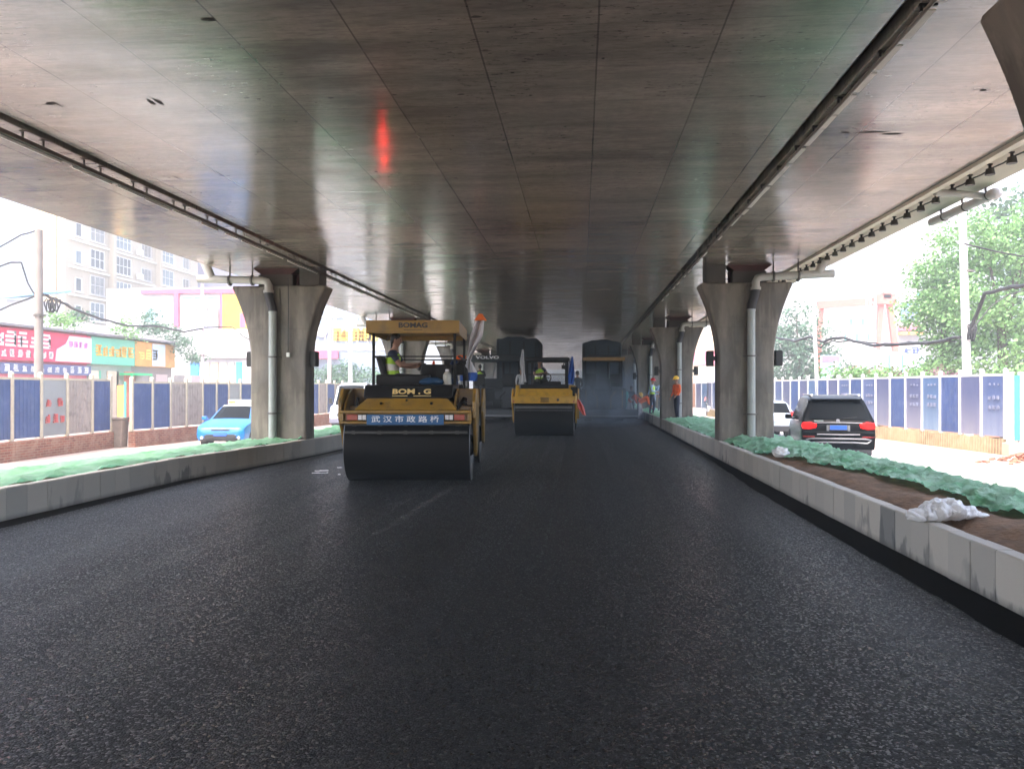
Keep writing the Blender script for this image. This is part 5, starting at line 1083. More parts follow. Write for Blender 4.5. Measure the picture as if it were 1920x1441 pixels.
for k in range(5):
    yy = y0 + .8 + k * 3.4; mb = MB(); mb.box(XS + .003, XS + .06, yy, yy + 2.1, -.4, 1.75); mb.build('shutter', shut, t)
t, s, y0, y1 = shop('shop with a mint green sign and orange characters', 163, 246, mat('sign_mint', (.16, .55, .40), .5), mat('green_grey_wall', (.35, .42, .36), .7))
mb = MB(); y = y0 + .35
for k in range(6): glyph(mb, Vector((XS + .25, y, 3.4)), YP, ZP, XP, .6, rr, .16); y += (y1 - y0 - .5) / 6
mb.build('lettering', mat('orange_text', (.95, .5, .05), .5), s)
for k, (m_, wd) in enumerate(((mat('cream_door', (.7, .66, .5), .6), 1.3), (mat('green_door', (.1, .5, .3), .6), .3), (mat('peach_door', (.7, .55, .42), .6), 1.6), (mat('green_door', (.1, .5, .3), .6), .3), (mat('red_door', (.75, .2, .14), .6), 1.4))):
    mb = MB(); yy = y0 + .1 + k * (y1 - y0) / 5; mb.box(XS + .003, XS + .08, yy, yy + wd * .7, -.4, 2.6); mb.build('door', m_, t)
mb = MB(); yy = y0 + 2.9; mb.box(XS + .1, XS + .9, yy, yy + 2.2, 2.38, 2.5); mb.box(XS + .8, XS + .9, yy, yy + .12, 1.95, 2.37); mb.box(XS + .8, XS + .9, yy + 2.08, yy + 2.2, 1.95, 2.37); mb.box(XS + .8, XS + .9, yy, yy + 2.2, 1.85, 1.94); mb.build('awning_frame', mat('bright_green_frame', (.03, .6, .22), .5), t)
t, s, y0, y1 = shop('shop with an orange and pale blue sign board at the end of the row', 246, 322, mat('sign_orange', (.85, .42, .10), .5, var=.3, vs=1.5), mat('brown_grey_wall', (.30, .26, .25), .7))
mb = MB(); mb.box(XS + .253, XS + .28, y0 + (y1 - y0) * .4, y0 + (y1 - y0) * .72, 3.0, 4.4); mb.build('white_panel', mat('sign_pale_blue', (.6, .72, .85), .5), s)
mb = MB(); y = y0 + .4
for k in range(3): glyph(mb, Vector((XS + .25, y, 3.35)), YP, ZP, XP, .62, rr, .17); y += .75
mb.build('lettering', mat('yellow_text', (.95, .75, .2), .5), s)
for k in range(4):
    mb = MB(); yy = y0 + .4 + k * 2.3; mb.box(XS + .003, XS + .07, yy, yy + 1.4, -.4, 2.5); mb.build('shutter', [shut, mat('pale_rose_shutter', (.6, .48, .48), .6)][k % 2], t)
# white shop with blue shutters facing us
t = thing('shop', 'white fronted shop with blue doors and a blank white awning', 'shop', (0, 0, 0)); Y_ = 60.0
mb = MB(); mb.box(sx(325), sx(478), Y_, Y_ + 7, -.45, sz(640)); mb.build('wall', mat('lilac_white_wall', (.6, .58, .62), .8), t)
mb = MB(); mb.prism([(Y_ - .5, sz(672)), (Y_ - .5, sz(625)), (Y_ - .3, sz(618)), (Y_ - .003, sz(618)), (Y_ - .003, sz(672))], sx(354), sx(472), 'X'); mb.build('awning', mat('awning_white', (.6, .57, .6), .6), t, bevel=.1)
for (x0, x1, c) in ((358, 374, (.05, .3, .8)), (386, 394, (.55, .55, .45)), (398, 410, (.7, .5, .32)), (414, 426, (.6, .62, .5)), (430, 440, (.7, .55, .45)), (444, 454, (.05, .5, .8)), (332, 352, (.6, .58, .6))):
    mb = MB(); mb.box(sx(x0), sx(x1), Y_ - .12, Y_ - .003, -.4, sz(679)); mb.build('door', mat('door_%d' % x0, c, .6), t)

# hoarding fence: panels, posts and brick footing
brickm = None
def brick_mat():
    g = NG('red_brick'); u = g.N.new('ShaderNodeTexBrick'); x, y, z = g.xyz(); cb = g.N.new('ShaderNodeCombineXYZ'); g.L.new(g.math('ADD', x, y), cb.inputs[0]); g.L.new(z, cb.inputs[1]); g.L.new(cb.outputs[0], u.inputs[0])
    u.inputs['Scale'].default_value = 1; u.inputs['Brick Width'].default_value = .25; u.inputs['Row Height'].default_value = .075; u.inputs['Mortar Size'].default_value = .009
    g.put(u.inputs['Color1'], (.28, .09, .05)); g.put(u.inputs['Color2'], (.18, .05, .03)); g.put(u.inputs['Mortar'], (.30, .22, .17))
    c = g.mix(g.rng(g.noise(g.tc, 3, 5), .45, .7, 0, .5), u.outputs[0], (.42, .30, .22)); return g.out(c, .9)
BRK = brick_mat(); POSTC = mat('cream_post', (.52, .46, .36), .6, var=.2, vs=4)
PBL = mat('panel_blue', (.05, .09, .24), .45, var=.2, vs=1.5, dirt=.3, dirtcol=(.16, .19, .3)); PGR = mat('panel_grey', (.36, .31, .29), .6, var=.2, vs=2, dirt=.7, dirtcol=(.16, .14, .13), stretch=(1, 1, .4)); PPO = mat('panel_poster', (.28, .30, .32), .55, var=.2, vs=1)
def hoarding(label, pts, kinds, zt, zp, post=POSTC, foot=BRK, footw=.28, cap='knob'):
    """pts: posts on the ground plan; kinds[i]: panel between post i and i+1"""
    t = thing('hoarding', label, 'fence', (0, 0, 0), 0, 'site hoardings along the side roads')
    for i, k in enumerate(kinds):
        a, b = Vector((*pts[i], 0)), Vector((*pts[i + 1], 0)); d = (b - a).normalized(); nn = Vector((-d.y, d.x, 0)); rz = math.atan2(d.y, d.x); L_ = (b - a).length; c = (a + b) / 2
        if not k: continue
        mb = MB(); mb.cbox((c.x, c.y, (zt + zp) / 2), (L_ - .1, .04, zt - zp - .06), rz=rz)
        for q in range(int(L_ / .17)):
            if k[0] in ('b', 'g'): mb.cbox((c.x + d.x * (q * .17 - L_ / 2 + .16), c.y + d.y * (q * .17 - L_ / 2 + .16), (zt + zp) / 2), (.03, .056, zt - zp - .08), rz=rz)
        p = mb.build('panel', {'b': PBL, 'g': PGR, 'p': PPO}.get(k[0], k[1] if len(k) > 1 else PBL), t)
        if k[0] != 'b' : p['label'] = {'g': 'grey weathered panel', 'p': 'grey poster panel with faded red characters'}.get(k[0], 'printed blue panel')
        mb = MB(); mb.cbox((c.x, c.y, zt + .0), (L_ - .08, .06, .07), rz=rz); mb.build('top_rail', post, t)
        if foot:
            mb = MB(); mb.cbox((c.x, c.y, (zp - .45) / 2 - .02), (L_ + (.0), footw, zp + .45 - .03), rz=rz); mb.build('footing', foot, t, bevel=.015)
    for i, q in enumerate(pts):
        mb = MB(); mb.box(q[0] - .055, q[0] + .055, q[1] - .055, q[1] + .055, zp - .03, zt + .09)
        if cap == 'knob': mb.sphere((q[0], q[1], zt + .13), .075, 10, 6)
        mb.build('post', post, t, bevel=.01)
    return t
def gp(px, py): p = at(px, py, z=-.44); return (p.x, p.y)
base = [gp(0, 867), gp(213, 838)]
def online(px, A_, B_):
    """where the vertical plane through A_B_ meets the picture column px"""
    v = at(px, 700, Y=1.0); v = (v.x, v.y); ax_, ay = A_; dx, dy = B_[0] - A_[0], B_[1] - A_[1]
    s = (ax_ * dy - ay * dx) / (v[0] * dy - v[1] * dx); return (v[0] * s, v[1] * s)
A_, B_ = gp(0, 867), gp(213, 838)
pts = [online(px, A_, B_) for px in (-34, 21, 76, 125, 172, 207)]
zt = at(100, 710, Y=pts[2][1]).z; h1 = hoarding('blue and grey hoarding on brick footing with the red lettered poster panel', pts, [('b',), ('b',), ('p',), ('g',), ('b',)], zt, .14)
rr = random.Random(2); mb = MB(); a = Vector((*pts[2], 0)); b = Vector((*pts[3], 0)); d = (b - a).normalized(); nn = Vector((d.y, -d.x, 0))
for (u, z, s_) in ((.25, 1.05, .24), (.68, 1.05, .24), (.2, .55, .26), (.5, .55, .26), (.78, .55, .2)): glyph(mb, a + d * ((b - a).length * u - .1) + Vector((0, 0, z)) + nn * .03, d, ZP, nn, s_, rr, .16)
pan = [o for o in COL.objects if o.parent == h1 and o.get('label', '').startswith('grey poster')][0]
mb.build('lettering', mat('faded_red', (.55, .10, .10), .6), pan)
A2, B2 = gp(247, 838), gp(372, 824)
pts = [online(px, A2, B2) for px in (247, 285, 319, 349, 379, 405, 428, 450, 472, 494, 515)]
zt2 = at(300, 717, Y=pts[1][1]).z; hoarding('hoarding section behind the blue taxi, starting right of the gateway', pts, [('b',), ('b',), ('g',), ('g',), ('b',), ('b',), ('p',), ('b',), ('b',), ('b',)], zt2, .14)
A3, B3 = gp(584, 799), gp(650, 791)
pts = [online(px, A3, B3) for px in (560, 572, 584, 597, 612, 627, 642, 657)]
hoarding('brownish far hoarding section beside the white van', pts, [('g',), ('g',), ('b',), ('g',), ('b',), ('g',), ('g',)], at(600, 719, Y=pts[3][1]).z, .2)
# gateway clutter
o = MB(); p = at(222, 838, z=-.44); o.prism([(-.22, 0), (.22, 0), (.26, .95), (-.26, .95)], -.2, .2); o.box(-.28, .28, -.24, .24, .96, 1.04); o = o.build('litter_bin', mat('bin_grey_brown', (.28, .22, .18), .7, var=.3, vs=5), bevel=.02); o.location = p; tag(o, 'grey brown litter bin standing in the hoarding gateway', 'bin')
t = thing('banner', 'tall yellow and green banner leaning in the hoarding gateway', 'banner', (0, 0, 0)); p = at(228, 812, z=-.44)
mb = MB(); mb.box(p.x - .22, p.x + .1, p.y, p.y + .04, -.2, 1.75); mb.build('cloth', mat('banner_yellow', (.6, .32, .08), .6, var=.4, vs=3), t); mb = MB(); mb.box(p.x + .11, p.x + .2, p.y, p.y + .04, -.2, 1.9); mb.build('edge', mat('banner_green', (.05, .5, .3), .6), t)
# utility poles and wires
conc = mat('pole_concrete', (.24, .21, .19), .8, var=.2, vs=2)
def pole(label, px, ytop, Yd, r, px2=None, m=None, arms=()):
    b_ = at(px, 728, Y=Yd); tp = at(px2 or px, ytop, Y=Yd); t = thing('utility_pole', label, 'utility pole', (b_.x, Yd, -.46))
    mb = MB(); mb.cyl((0, 0, 0), (tp.x - b_.x, 0, tp.z + .46), r, r * .8, 14); mb.build('shaft', m or conc, t, smooth=True)
    mb = MB(); 
    for z in arms: mb.cyl((0, 0, z), (0, 0, z + .08), r * 1.15, n=14); mb.box(-.25, .25, -.03, .03, z + .02, z + .07)
    if arms: mb.build('bracket', darks, t)
    return t
pole('thick pale concrete pole with a black cable coil by the crimson shop sign', 73, 431, 26, .155, arms=(4.55,))
pole('thin pinkish pole in front of the white awning shop', 380, 532, 46, .11, m=mat('pinkish_pole', (.5, .4, .42), .7), arms=(4.0,))
pole('pale rose pole beside the round white sign', 617, 578, 58, .15, px2=619, m=mat('pinkish_pole', (.5, .4, .42), .7))
pole('white lamp pole in front of the yellow lettered glass hall', 657, 590, 52, .15, m=WFR)
wirem = mat('black_cable', (.03, .03, .032), .6)
def cable(label, pts, r, Yd, n=10, sag=0, wob=0, name='overhead_cable'):
    P = [at(x, y, Y=(Yd if not isinstance(Yd, (list, tuple)) else Yd[i])) for i, (x, y) in enumerate(pts)]; Q = []; rr = random.Random(len(pts))
    for a, b in zip(P, P[1:]):
        for i in range(n): u = i / n; Q.append(a.lerp(b, u) + Vector((0, 0, -sag * 4 * u * (1 - u) + rr.uniform(-wob, wob))))
    Q.append(P[-1]); mb = MB(); mb.tube(Q, r * 1.35, 6); return tag(mb.build(name, wirem, smooth=True), label, 'cable')
cable('thin wire rising from the left frame edge to the top of the concrete pole', [(-30, 478), (40, 440), (73, 430)], .018, 26, sag=.02)
cable('wire curling from the frame edge down to the bracket of the concrete pole', [(-30, 510), (20, 492), (40, 492), (52, 530), (62, 548), (66, 552)], .022, 26)
cable('wire from the frame edge to the concrete pole just above the crimson sign', [(-30, 595), (20, 572), (66, 555)], .022, 26)
cable('thick black cable drooping from the concrete pole across the shop roofs', [(80, 552), (108, 562), (140, 580), (190, 598), (240, 610), (300, 612), (345, 622), (380, 616)], .04, [26, 27, 30, 33, 37, 40, 43, 46], n=4, wob=.02)
cable('black cable from the thin pinkish pole dropping behind the pier', [(380, 614), (430, 612), (438, 614), (455, 630), (475, 640)], .03, 46, n=4)
mb = MB(); rr = random.Random(3); c = at(95, 572, Y=25.8)
for k in range(6):
    tl = rr.uniform(-.8, .8); q = [c + Vector((.10 * (k - 2.5) * .5 + .10 * math.cos(a) + tl * .12 * math.sin(a), .03 * k, .26 * math.sin(a) * rr.uniform(.6, 1.1))) for a in [2 * math.pi * i / 14 for i in range(15)]]; mb.tube(q, .022, 5)
tag(mb.build('cable_coil', wirem, smooth=True), 'bundled black cable coil hanging on the concrete pole', 'cable coil')

# trees and climbing greenery
def leafm(name, c, v=.45):
    if name in MATS: return MATS[name]
    g = NG(name); geo = g.N.new('ShaderNodeNewGeometry'); ri = geo.outputs['Random Per Island']
    col = g.mix(ri, tuple(x * (1 - v) for x in c), tuple(x * (1 + v) for x in c)); g.out(col, .6)
    tr = g.N.new('ShaderNodeBsdfTranslucent'); g.L.new(col, tr.inputs[0]); mx = g.N.new('ShaderNodeMixShader'); mx.inputs[0].default_value = .35; g.L.new(g.b.outputs[0], mx.inputs[1]); g.L.new(tr.outputs[0], mx.inputs[2]); g.L.new(mx.outputs[0], g.N['Material Output'].inputs[0]); return g.m
BARK = mat('bark', (.10, .08, .06), .9, var=.4, vs=4)
def tree(label, loc, trunk_h, blobs, n, leaf, lm, seed, name='tree', cat='tree', r=.2, group=None):
    t = thing(name, label, cat, loc, 0, group); rr = random.Random(seed); mb = MB()
    mb.tube([(0, 0, 0), (.06, .02, trunk_h * .5), (-.03, .05, trunk_h)], r, 10, r1=r * .6)
    for (c, rad) in blobs:
        mb.tube([(-.03, .05, trunk_h * rr.uniform(.6, 1)), tuple(Vector((0, 0, trunk_h)).lerp(Vector(c), .5) + Vector((rr.uniform(-.2, .2), 0, .1))), c], r * .4, 6, r1=r * .1)
    mb.build('trunk', BARK, t, smooth=True)
    mb = MB(); tot = sum(q[1][0] * q[1][1] * q[1][2] for q in blobs); vs = []; fs = []
    for (c, rad) in blobs:
        k = int(n * rad[0] * rad[1] * rad[2] / tot); ncl = max(4, k // 28); cl = []
        for _ in range(ncl):
            d = Vector((rr.gauss(0, 1), rr.gauss(0, 1), rr.gauss(0, 1))).normalized() * rr.uniform(.45, 1.08); cl.append(Vector((c[0] + d.x * rad[0], c[1] + d.y * rad[1], c[2] + d.z * rad[2])))
        for _ in range(k):
            q = rr.choice(cl); p = q + Vector((rr.gauss(0, 1), rr.gauss(0, 1), rr.gauss(0, .7))) * leaf * 1.5
            nrm = Vector((rr.gauss(0, 1), rr.gauss(0, 1), rr.gauss(.5, 1))).normalized(); a = nrm.orthogonal().normalized() * leaf * rr.uniform(.35, .7); b = nrm.cross(a) * rr.uniform(.5, .9)
            o_ = len(vs); vs += [p - a, p - b * .8, p + a, p + b]; fs.append((o_, o_ + 1, o_ + 2, o_ + 3))
    mb.v = [tuple(v) for v in vs]; mb.f = fs; mb.m = [0] * len(fs); mb.build('crown', lm, t, recalc=False); return t
LG = leafm('leaf_fresh', (.18, .34, .12)); LD = leafm('leaf_deep', (.065, .14, .06)); LB = leafm('leaf_bluegreen', (.10, .19, .12))
p = at(640, 700, Y=64); tree('bushy tree below the glass hall, between the pier and the large roller', (p.x, 64, -.46), 1.6, [((-2.0, 0, 2.8), (1.7, 1.5, 1.1)), ((.4, 0, 3.0), (1.9, 1.5, 1.2)), ((2.4, 0, 2.5), (1.5, 1.4, 1.0))], 4500, .2, LB, 5)
def shrub(label, px, py, Yd, blobs, n, lf, lm, seed): p = at(px, py, Y=Yd); return tree(label, (p.x, Yd, p.z), .5, blobs, n, lf, lm, seed, 'shrub', 'shrub', .05)
shrub('small leafy shrub growing on the roof behind the cable coil', 112, 612, 36, [((0, 0, .4), (.7, .5, .4)), ((.5, 0, .2), (.4, .4, .3))], 500, .13, LG, 1)
shrub('small shrub on the shop roof between crimson and green signs', 152, 604, 40, [((0, 0, .2), (.5, .4, .3))], 260, .13, LB, 2)
shrub('light green creeper spilling over the green shop roof', 232, 622, 44, [((0, 0, .3), (.8, .5, .45)), ((.5, 0, -.2), (.5, .4, .3))], 500, .14, LG, 3)
shrub('dense dark green shrub rising above the end of the shop row', 292, 624, 50, [((-.6, 0, .7), (.9, .6, .7)), ((.6, 0, .1), (1.2, .6, .55)), ((1.6, 0, -.7), (1.1, .6, .6)), ((2.3, 0, -1.5), (.9, .6, .5))], 2200, .16, LB, 4)
# ------------------------------------------------------------------ the street on the suv side
PPR = []
for k, (c1, c2, c3) in enumerate((((.075, .11, .24), (.11, .145, .28), (.22, .26, .37)), ((.085, .10, .20), (.12, .135, .25), (.24, .24, .31)), ((.07, .13, .26), (.09, .16, .31), (.20, .28, .39)))):
    g = NG('printed_panel_%d' % k); x, y, z = g.xyz(); n = g.noise(g.mapping((1, 1, .6)), 1.1, 4); h = g.rng(g.math('ADD', z, g.math('MULTIPLY', n, .9)), .5, 1.9)
    c = g.mix(h, c3, c1); c = g.mix(g.rng(g.noise(g.mapping((3, 3, .5)), 1.3, 5), .5, .7, 0, .5), c, c2)
    PPR.append(g.out(c, .4))
WPO = mat('white_post', (.62, .62, .64), .5, var=.12, vs=4)
def log_mat():
    g = NG('bamboo_footing'); x, y, z = g.xyz(); s = g.math('FRACT', g.math('MULTIPLY', y, 7.0)); rib = g.math('ABSOLUTE', g.math('SUBTRACT', s, .5))
    c = g.mix(g.rng(rib, .3, .5), (.36, .27, .16), (.16, .11, .06)); c = g.mix(g.rng(g.noise(g.tc, 4, 4), .4, .7, 0, .5), c, (.46, .38, .27)); return g.out(c, .85)
LOGM = log_mat()
A_, B_ = gp(1886, 853), gp(1650, 822); dv = Vector((B_[0] - A_[0], B_[1] - A_[1])).normalized()
pts = [(A_[0] + dv.x * 1.19 * i, A_[1] + dv.y * 1.19 * i) for i in range(30)]
hr = hoarding('long hoarding of printed blue panels and white posts on ribbed tan footing behind the suv', pts, [('x', PPR[(0, 1, 0, 2, 1, 0, 1, 0, 2)[i % 9]]) if i % 3 != 2 else ('b',) for i in range(29)], 2.02, .08, WPO, None)
mb = MB(); n = 29
for i in range(n):
    for k in range(8):
        u = i * 1.19 + .075 + k * .149; x, y = A_[0] + dv.x * u, A_[1] + dv.y * u; mb.cyl((x, y, -.46), (x, y, .05 + .02 * math.sin(u * 9)), .078, .07, 8, cap=True)
ft = mb.build('footing', LOGM, hr, smooth=True)
rr = random.Random(9)
pn = sorted([o for o in COL.objects if o.parent == hr and o.name.startswith('panel')], key=lambda o: o.data.vertices[0].co.y)
nn = Vector((-dv.y, dv.x, 0)); nn = nn if nn.x < 0 else -nn; dd = Vector((dv.x, dv.y, 0))
for i in (0, 3, 4, 7, 9): 
    a = Vector((*pts[i], 0)); mb = MB()
    for r_ in range(3):
        for k in range(3): glyph(mb, a + dd * (.25 + k * .22) + Vector((0, 0, (1.25, .95, 1.7)[r_])) + nn * .03, dd, ZP, nn, .12 if r_ < 2 else .07, rr, .22)
    for o in pn:
        if abs(o.data.vertices[0].co.y - a.y) < 1.3 and (o.data.vertices[0].co.y + .3) > a.y: mb.build('lettering', mat('pale_print', (.24, .26, .38), .6), o); break
C_ = pts[-1]; far = [(C_[0] + .0, C_[1])] + [(C_[0] - .35 * i * .6, C_[1] + 1.6 * i) for i in range(1, 16)]
hoarding('hazy far hoarding with orange and pale panels beyond the silver hatchback', far[:16], [('x', [PPR[2], PPR[1], mat('panel_orange_pale', (.5, .28, .2), .6), PGR, PPR[0]][i % 5]) for i in range(15)], 2.0, .08, WPO, None)
# end column of the near hoarding with sky blue side
t = thing('gate_column', 'white column with a sky blue strip at the end of the blue hoarding', 'gate column', (A_[0] + .06, A_[1] - .22, -.46))
mb = MB(); mb.box(-.12, .02, -.1, .1, 0, 2.55); mb.box(.22, .32, -.1, .1, 0, 2.55); mb.build('post', WPO, t, bevel=.01); mb = MB(); mb.box(.021, .219, -.03, .03, .5, 2.45); mb.box(.4, 1.6, -.03, .03, .5, 2.45); mb.build('panel', mat('sky_blue_panel', (.06, .35, .62), .5), t)
mb = MB(); mb.box(-.2, 1.5, -.25, .2, 0, .42); mb.build('base', mat('sandy_plinth', (.55, .45, .35), .8, var=.2), t, bevel=.03)
# brick rubble
rr = random.Random(6); p = at(1912, 866, z=-.44); t0 = None
mb = MB()
for k in range(70):
    a = rr.random() * 6.28; q = abs(rr.gauss(0, .42)); x, y = p.x + .25 + q * math.cos(a) * 1.3, p.y + q * math.sin(a); z = -.42 + max(0, .28 - q * .4) * rr.random()
    mb.cbox((x, y, z), (.23 * rr.uniform(.4, 1), .11, .06), rz=rr.random() * 6, rx=rr.uniform(-.6, .6), ry=rr.uniform(-.5, .5))
tag(mb.build('brick_rubble', mat('rubble_red', (.34, .15, .10), .9, island=.4)), 'heap of broken red bricks on the side road at the frame edge', 'rubble', kind='stuff')
# red earth mound behind the hoarding
def mound(x, y): return .4 + 2.35 * math.exp(-((x - 20) / 4.2) ** 2 - ((y - 40) / 5) ** 2) + 1.9 * math.exp(-((x - 26) / 4) ** 2 - ((y - 41) / 5) ** 2) + .25 * fbm(Vector((x * .5, y * .5, 2))) - .9
tag(sheet('earth_mound', mat('red_earth', (.38, .17, .09), .95, var=.35, vs=1.2, bump=.6, bs=6), lambda y: 14, lambda y: 34, 33, 50, .5, .5, mound), 'bare red earth mound behind the blue hoarding', 'earth mound', kind='structure')
# trees
def rt(label, px, Yd, h, blobs, n, lf, lm, seed, r=.25): p = at(px, 728, Y=Yd); return tree(label, (p.x, Yd, -.46), h, blobs, n, lf, lm, seed, r=r)
rt('big fresh green tree filling the edge of the frame beside the white pole', 1880, 42, 6.5, [((-1.2, 0, 9.3), (2.2, 2, 1.8)), ((1.4, .5, 8.6), (2.6, 2, 2.2)), ((-1.6, -.4, 6.2), (1.9, 1.8, 1.5)), ((.6, 0, 5.2), (2.4, 2, 1.5)), ((-.2, 0, 3.4), (2.8, 2, 1.3)), ((2.2, 0, 10.8), (2, 1.8, 1.4))], 15000, .20, LG, 21)
rt('smaller round topped tree on the white pole side of the gantry', 1772, 45, 5.5, [((-.2, 0, 8.0), (1.6, 1.5, 1.2)), ((-.7, 0, 6.3), (1.7, 1.5, 1.1)), ((.5, .2, 6.6), (1.5, 1.5, 1.2)), ((.3, 0, 4.6), (1.6, 1.5, 1.1)), ((-.2, 0, 3.0), (1.4, 1.4, .8))], 10000, .19, LG, 22)
rt('hazy blue green tree behind the pier and the leaning white pole', 1498, 66, 5, [((0, 0, 6.2), (2.2, 2, 1.6)), ((-1.1, 0, 4.3), (2.4, 2, 1.6)), ((1.3, 0, 4.2), (2.2, 2, 1.6)), ((.1, 0, 2.4), (3.4, 2, 1.4)), ((-.2, 0, 8.0), (1.1, 1.1, .9))], 7000, .25, LB, 23)
rt('loose tree beyond the hoarding, behind the big tree at the frame edge', 1945, 52, 6.5, [((0, 0, 10), (3, 2, 2.4)), ((0, 0, 6), (3, 2, 2.2)), ((-1, 0, 13), (2, 2, 1.6))], 4500, .3, LD, 24)
for k, (px, Yd, w_, lm, lb_) in enumerate(((1590, 40, 1.4, LG, 'low green bush above the hoarding beside the billboard'), (1640, 42, 1.6, leafm('leaf_brownish', (.22, .16, .09)), 'brownish bush above the hoarding under the gantry leg'), (1690, 40, 1.7, LG, 'yellow green bush above the hoarding beside the earth mound'), (1735, 41, 1.2, leafm('leaf_mauve', (.22, .12, .14)), 'mauve leaved bush above the hoarding'), (1905, 37, 1.4, LG, 'leafy bush above the hoarding at the frame edge'))):
    p = at(px, 728, Y=Yd); tree(lb_, (p.x, Yd, -.46), 1.8, [((0, 0, 2.5), (w_, .8, .55)), ((w_ * .6, 0, 2.25), (w_ * .6, .7, .5))], 1300, .16, lm, 40 + k, 'shrub', 'shrub', .07)
# poles, cables
whp = mat('whitish_pole', (.62, .60, .60), .7, var=.15)
pole('white concrete pole with a knot of black cable in front of the big trees', 1816, 352, 31, .16, px2=1803, m=whp, arms=(6.4,))
pole('slim white pole leaning slightly in front of the hazy blue green tree', 1535, 575, 40, .10, px2=1526, m=whp)
cable('heavy bundle of black cables sagging from the pier side to the white pole', [(1440, 632), (1462, 634), (1490, 639), (1520, 632), (1545, 640), (1572, 632), (1600, 640), (1640, 646), (1700, 643), (1760, 640), (1800, 632)], .05, [52, 50, 46, 43, 41, 39, 38, 36, 34, 32, 30.7], n=3, wob=.05)
cable('frayed thinner cable wound along the heavy bundle', [(1462, 637), (1520, 637), (1538, 652), (1548, 642), (1600, 636), (1660, 648), (1720, 641), (1790, 640)], .022, [50, 43, 41, 40, 38, 36, 34, 31], n=4, wob=.05)
cable('thick black cable rising from the pole knot to the frame edge', [(1818, 628), (1826, 600), (1836, 578), (1846, 550), (1870, 545), (1895, 538), (1960, 530)], .05, [30.6, 30.4, 30, 29.5, 29, 28, 26], n=4, wob=.02)
cable('thin black wire hanging beside the thick cable at the frame edge', [(1822, 618), (1845, 590), (1858, 574), (1890, 552), (1960, 536)], .015, 26, n=4)
cable('pale wire crossing the trees from the white pole to the frame edge', [(1808, 457), (1870, 472), (1960, 488)], .02, 27)
mb = MB(); c = at(1824, 622, Y=30.7)
for k in range(7):
    rr = random.Random(k); tl = rr.uniform(-.9, .9); q = [c + Vector((.03 * (k - 3) + .07 * math.cos(a) + tl * .12 * math.sin(a), .02 * k, .36 * math.sin(a) * rr.uniform(.5, 1.1))) for a in [2 * math.pi * i / 14 for i in range(15)]]; mb.tube(q, .026, 5)
tag(mb.build('cable_coil', wirem, smooth=True), 'knotted black cable coil hanging on the white pole', 'cable coil')
# pale towers, washed out by the bright haze
tw = mat('tower_white', (.42, .42, .45), .8, var=.06, vs=.2); tw2 = mat('tower_cream', (.46, .44, .42), .8)
def tower(label, x0, x1, Yd, h, m, cols, glass, pitch=3.1):
    a = at(x0, 728, Y=Yd).x; b = at(x1, 728, Y=Yd).x; t = thing('tower_block', label, 'tower block', (0, 0, 0), 0, 'pale tower blocks beyond the trees'); mb = MB(); mb.box(a, b, Yd, Yd + 16, -.4, h); mb.box(a - .5, b + .5, Yd - .4, Yd - .003, h - 1.2, h); mb.build('wall', m, t)
    nfl = int((h - 3) / pitch); cells = []
    for c in range(cols):
        w_ = (b - a) / cols
        for fl in range(nfl): z = 2.5 + fl * pitch; cells.append((fl, a + w_ * (c + .25), a + w_ * (c + .75), z))
    cells.sort(); proto = None; rest = MB()
    for k, (fl, x0, x1, z) in enumerate(cells):
        if k < 100:
            if proto is None: mb = MB(); mb.box(0, x1 - x0, -.12, -.003, 0, 1.7); o = proto = mb.build('window', glass, t)
            else: o = proto.copy(); COL.objects.link(o); o.parent = t
            o.location = (x0, Yd, z)
        else: rest.box(x0, x1, Yd - .12, Yd - .003, z, z + 1.7)
    if rest.v: tag(rest.build('windows', glass, t), kind='stuff')
    return t
gt = mat('tower_glass', (.20, .22, .26), .3)
tower('pale tower block with rows of narrow windows behind the gantry', 1600, 1690, 190, 36, tw, 12, gt); tower('taller cream tower block behind the smaller round topped tree', 1684, 1762, 205, 62, tw2, 10, gt); tower('tallest pale tower block above the trees at the frame edge', 1752, 1870, 250, 98, tw, 12, gt); tower('low pale tower block just beside the wing of the elevated road', 1556, 1606, 210, 27, tw2, 6, gt)
# white building with teal windows and dark corner glass
t = thing('workshop_building', 'white building with small teal windows behind the pink gantry', 'building', (0, 0, 0)); Y_ = 104.0
mb = MB(); mb.box(sx(1575), sx(1742), Y_, Y_ + 10, -.4, sz(532, 1650)); mb.build('wall', tw, t)
teal = mat('teal_glass', (.12, .45, .48), .3)
for (x0, x1, y0, y1) in ((1648, 1658, 533, 544), (1717, 1727, 544, 555), (1600, 1625, 575, 590), (1655, 1668, 582, 592), (1543, 1560, 582, 588)):
    facade_window(t, Vector((sx(x0), Y_, sz(y1, x0))), XP, YM, sx(x1) - sx(x0), sz(y0, x0) - sz(y1, x0), teal, 1, sill=False)
facade_window(t, Vector((sx(1686), Y_, sz(603, 1700))), XP, YM, sx(1724) - sx(1686), sz(566, 1700) - sz(603, 1700), mat('blue_glass', (.10, .2, .45), .15), 4, 3, sill=False)
mb = MB(); mb.box(sx(1683), sx(1724), Y_ - 1, Y_ - .003, sz(620, 1700), sz(612, 1700)); mb.build('awning', mat('rose_awning', (.8, .15, .3), .5), t)
mb = MB(); mb.box(sx(1683), sx(1724), Y_ - 1.2, Y_ - .003, sz(628, 1700), sz(623, 1700)); mb.build('awning', mat('orange_awning', (.9, .4, .08), .5), t)
mb = MB(); mb.box(sx(1684), sx(1724), Y_ - .1, Y_ - .003, sz(672, 1700), sz(645, 1700)); b_ = mb.build('sign_board', TXW, t)
mb = MB(); rr = random.Random(31)
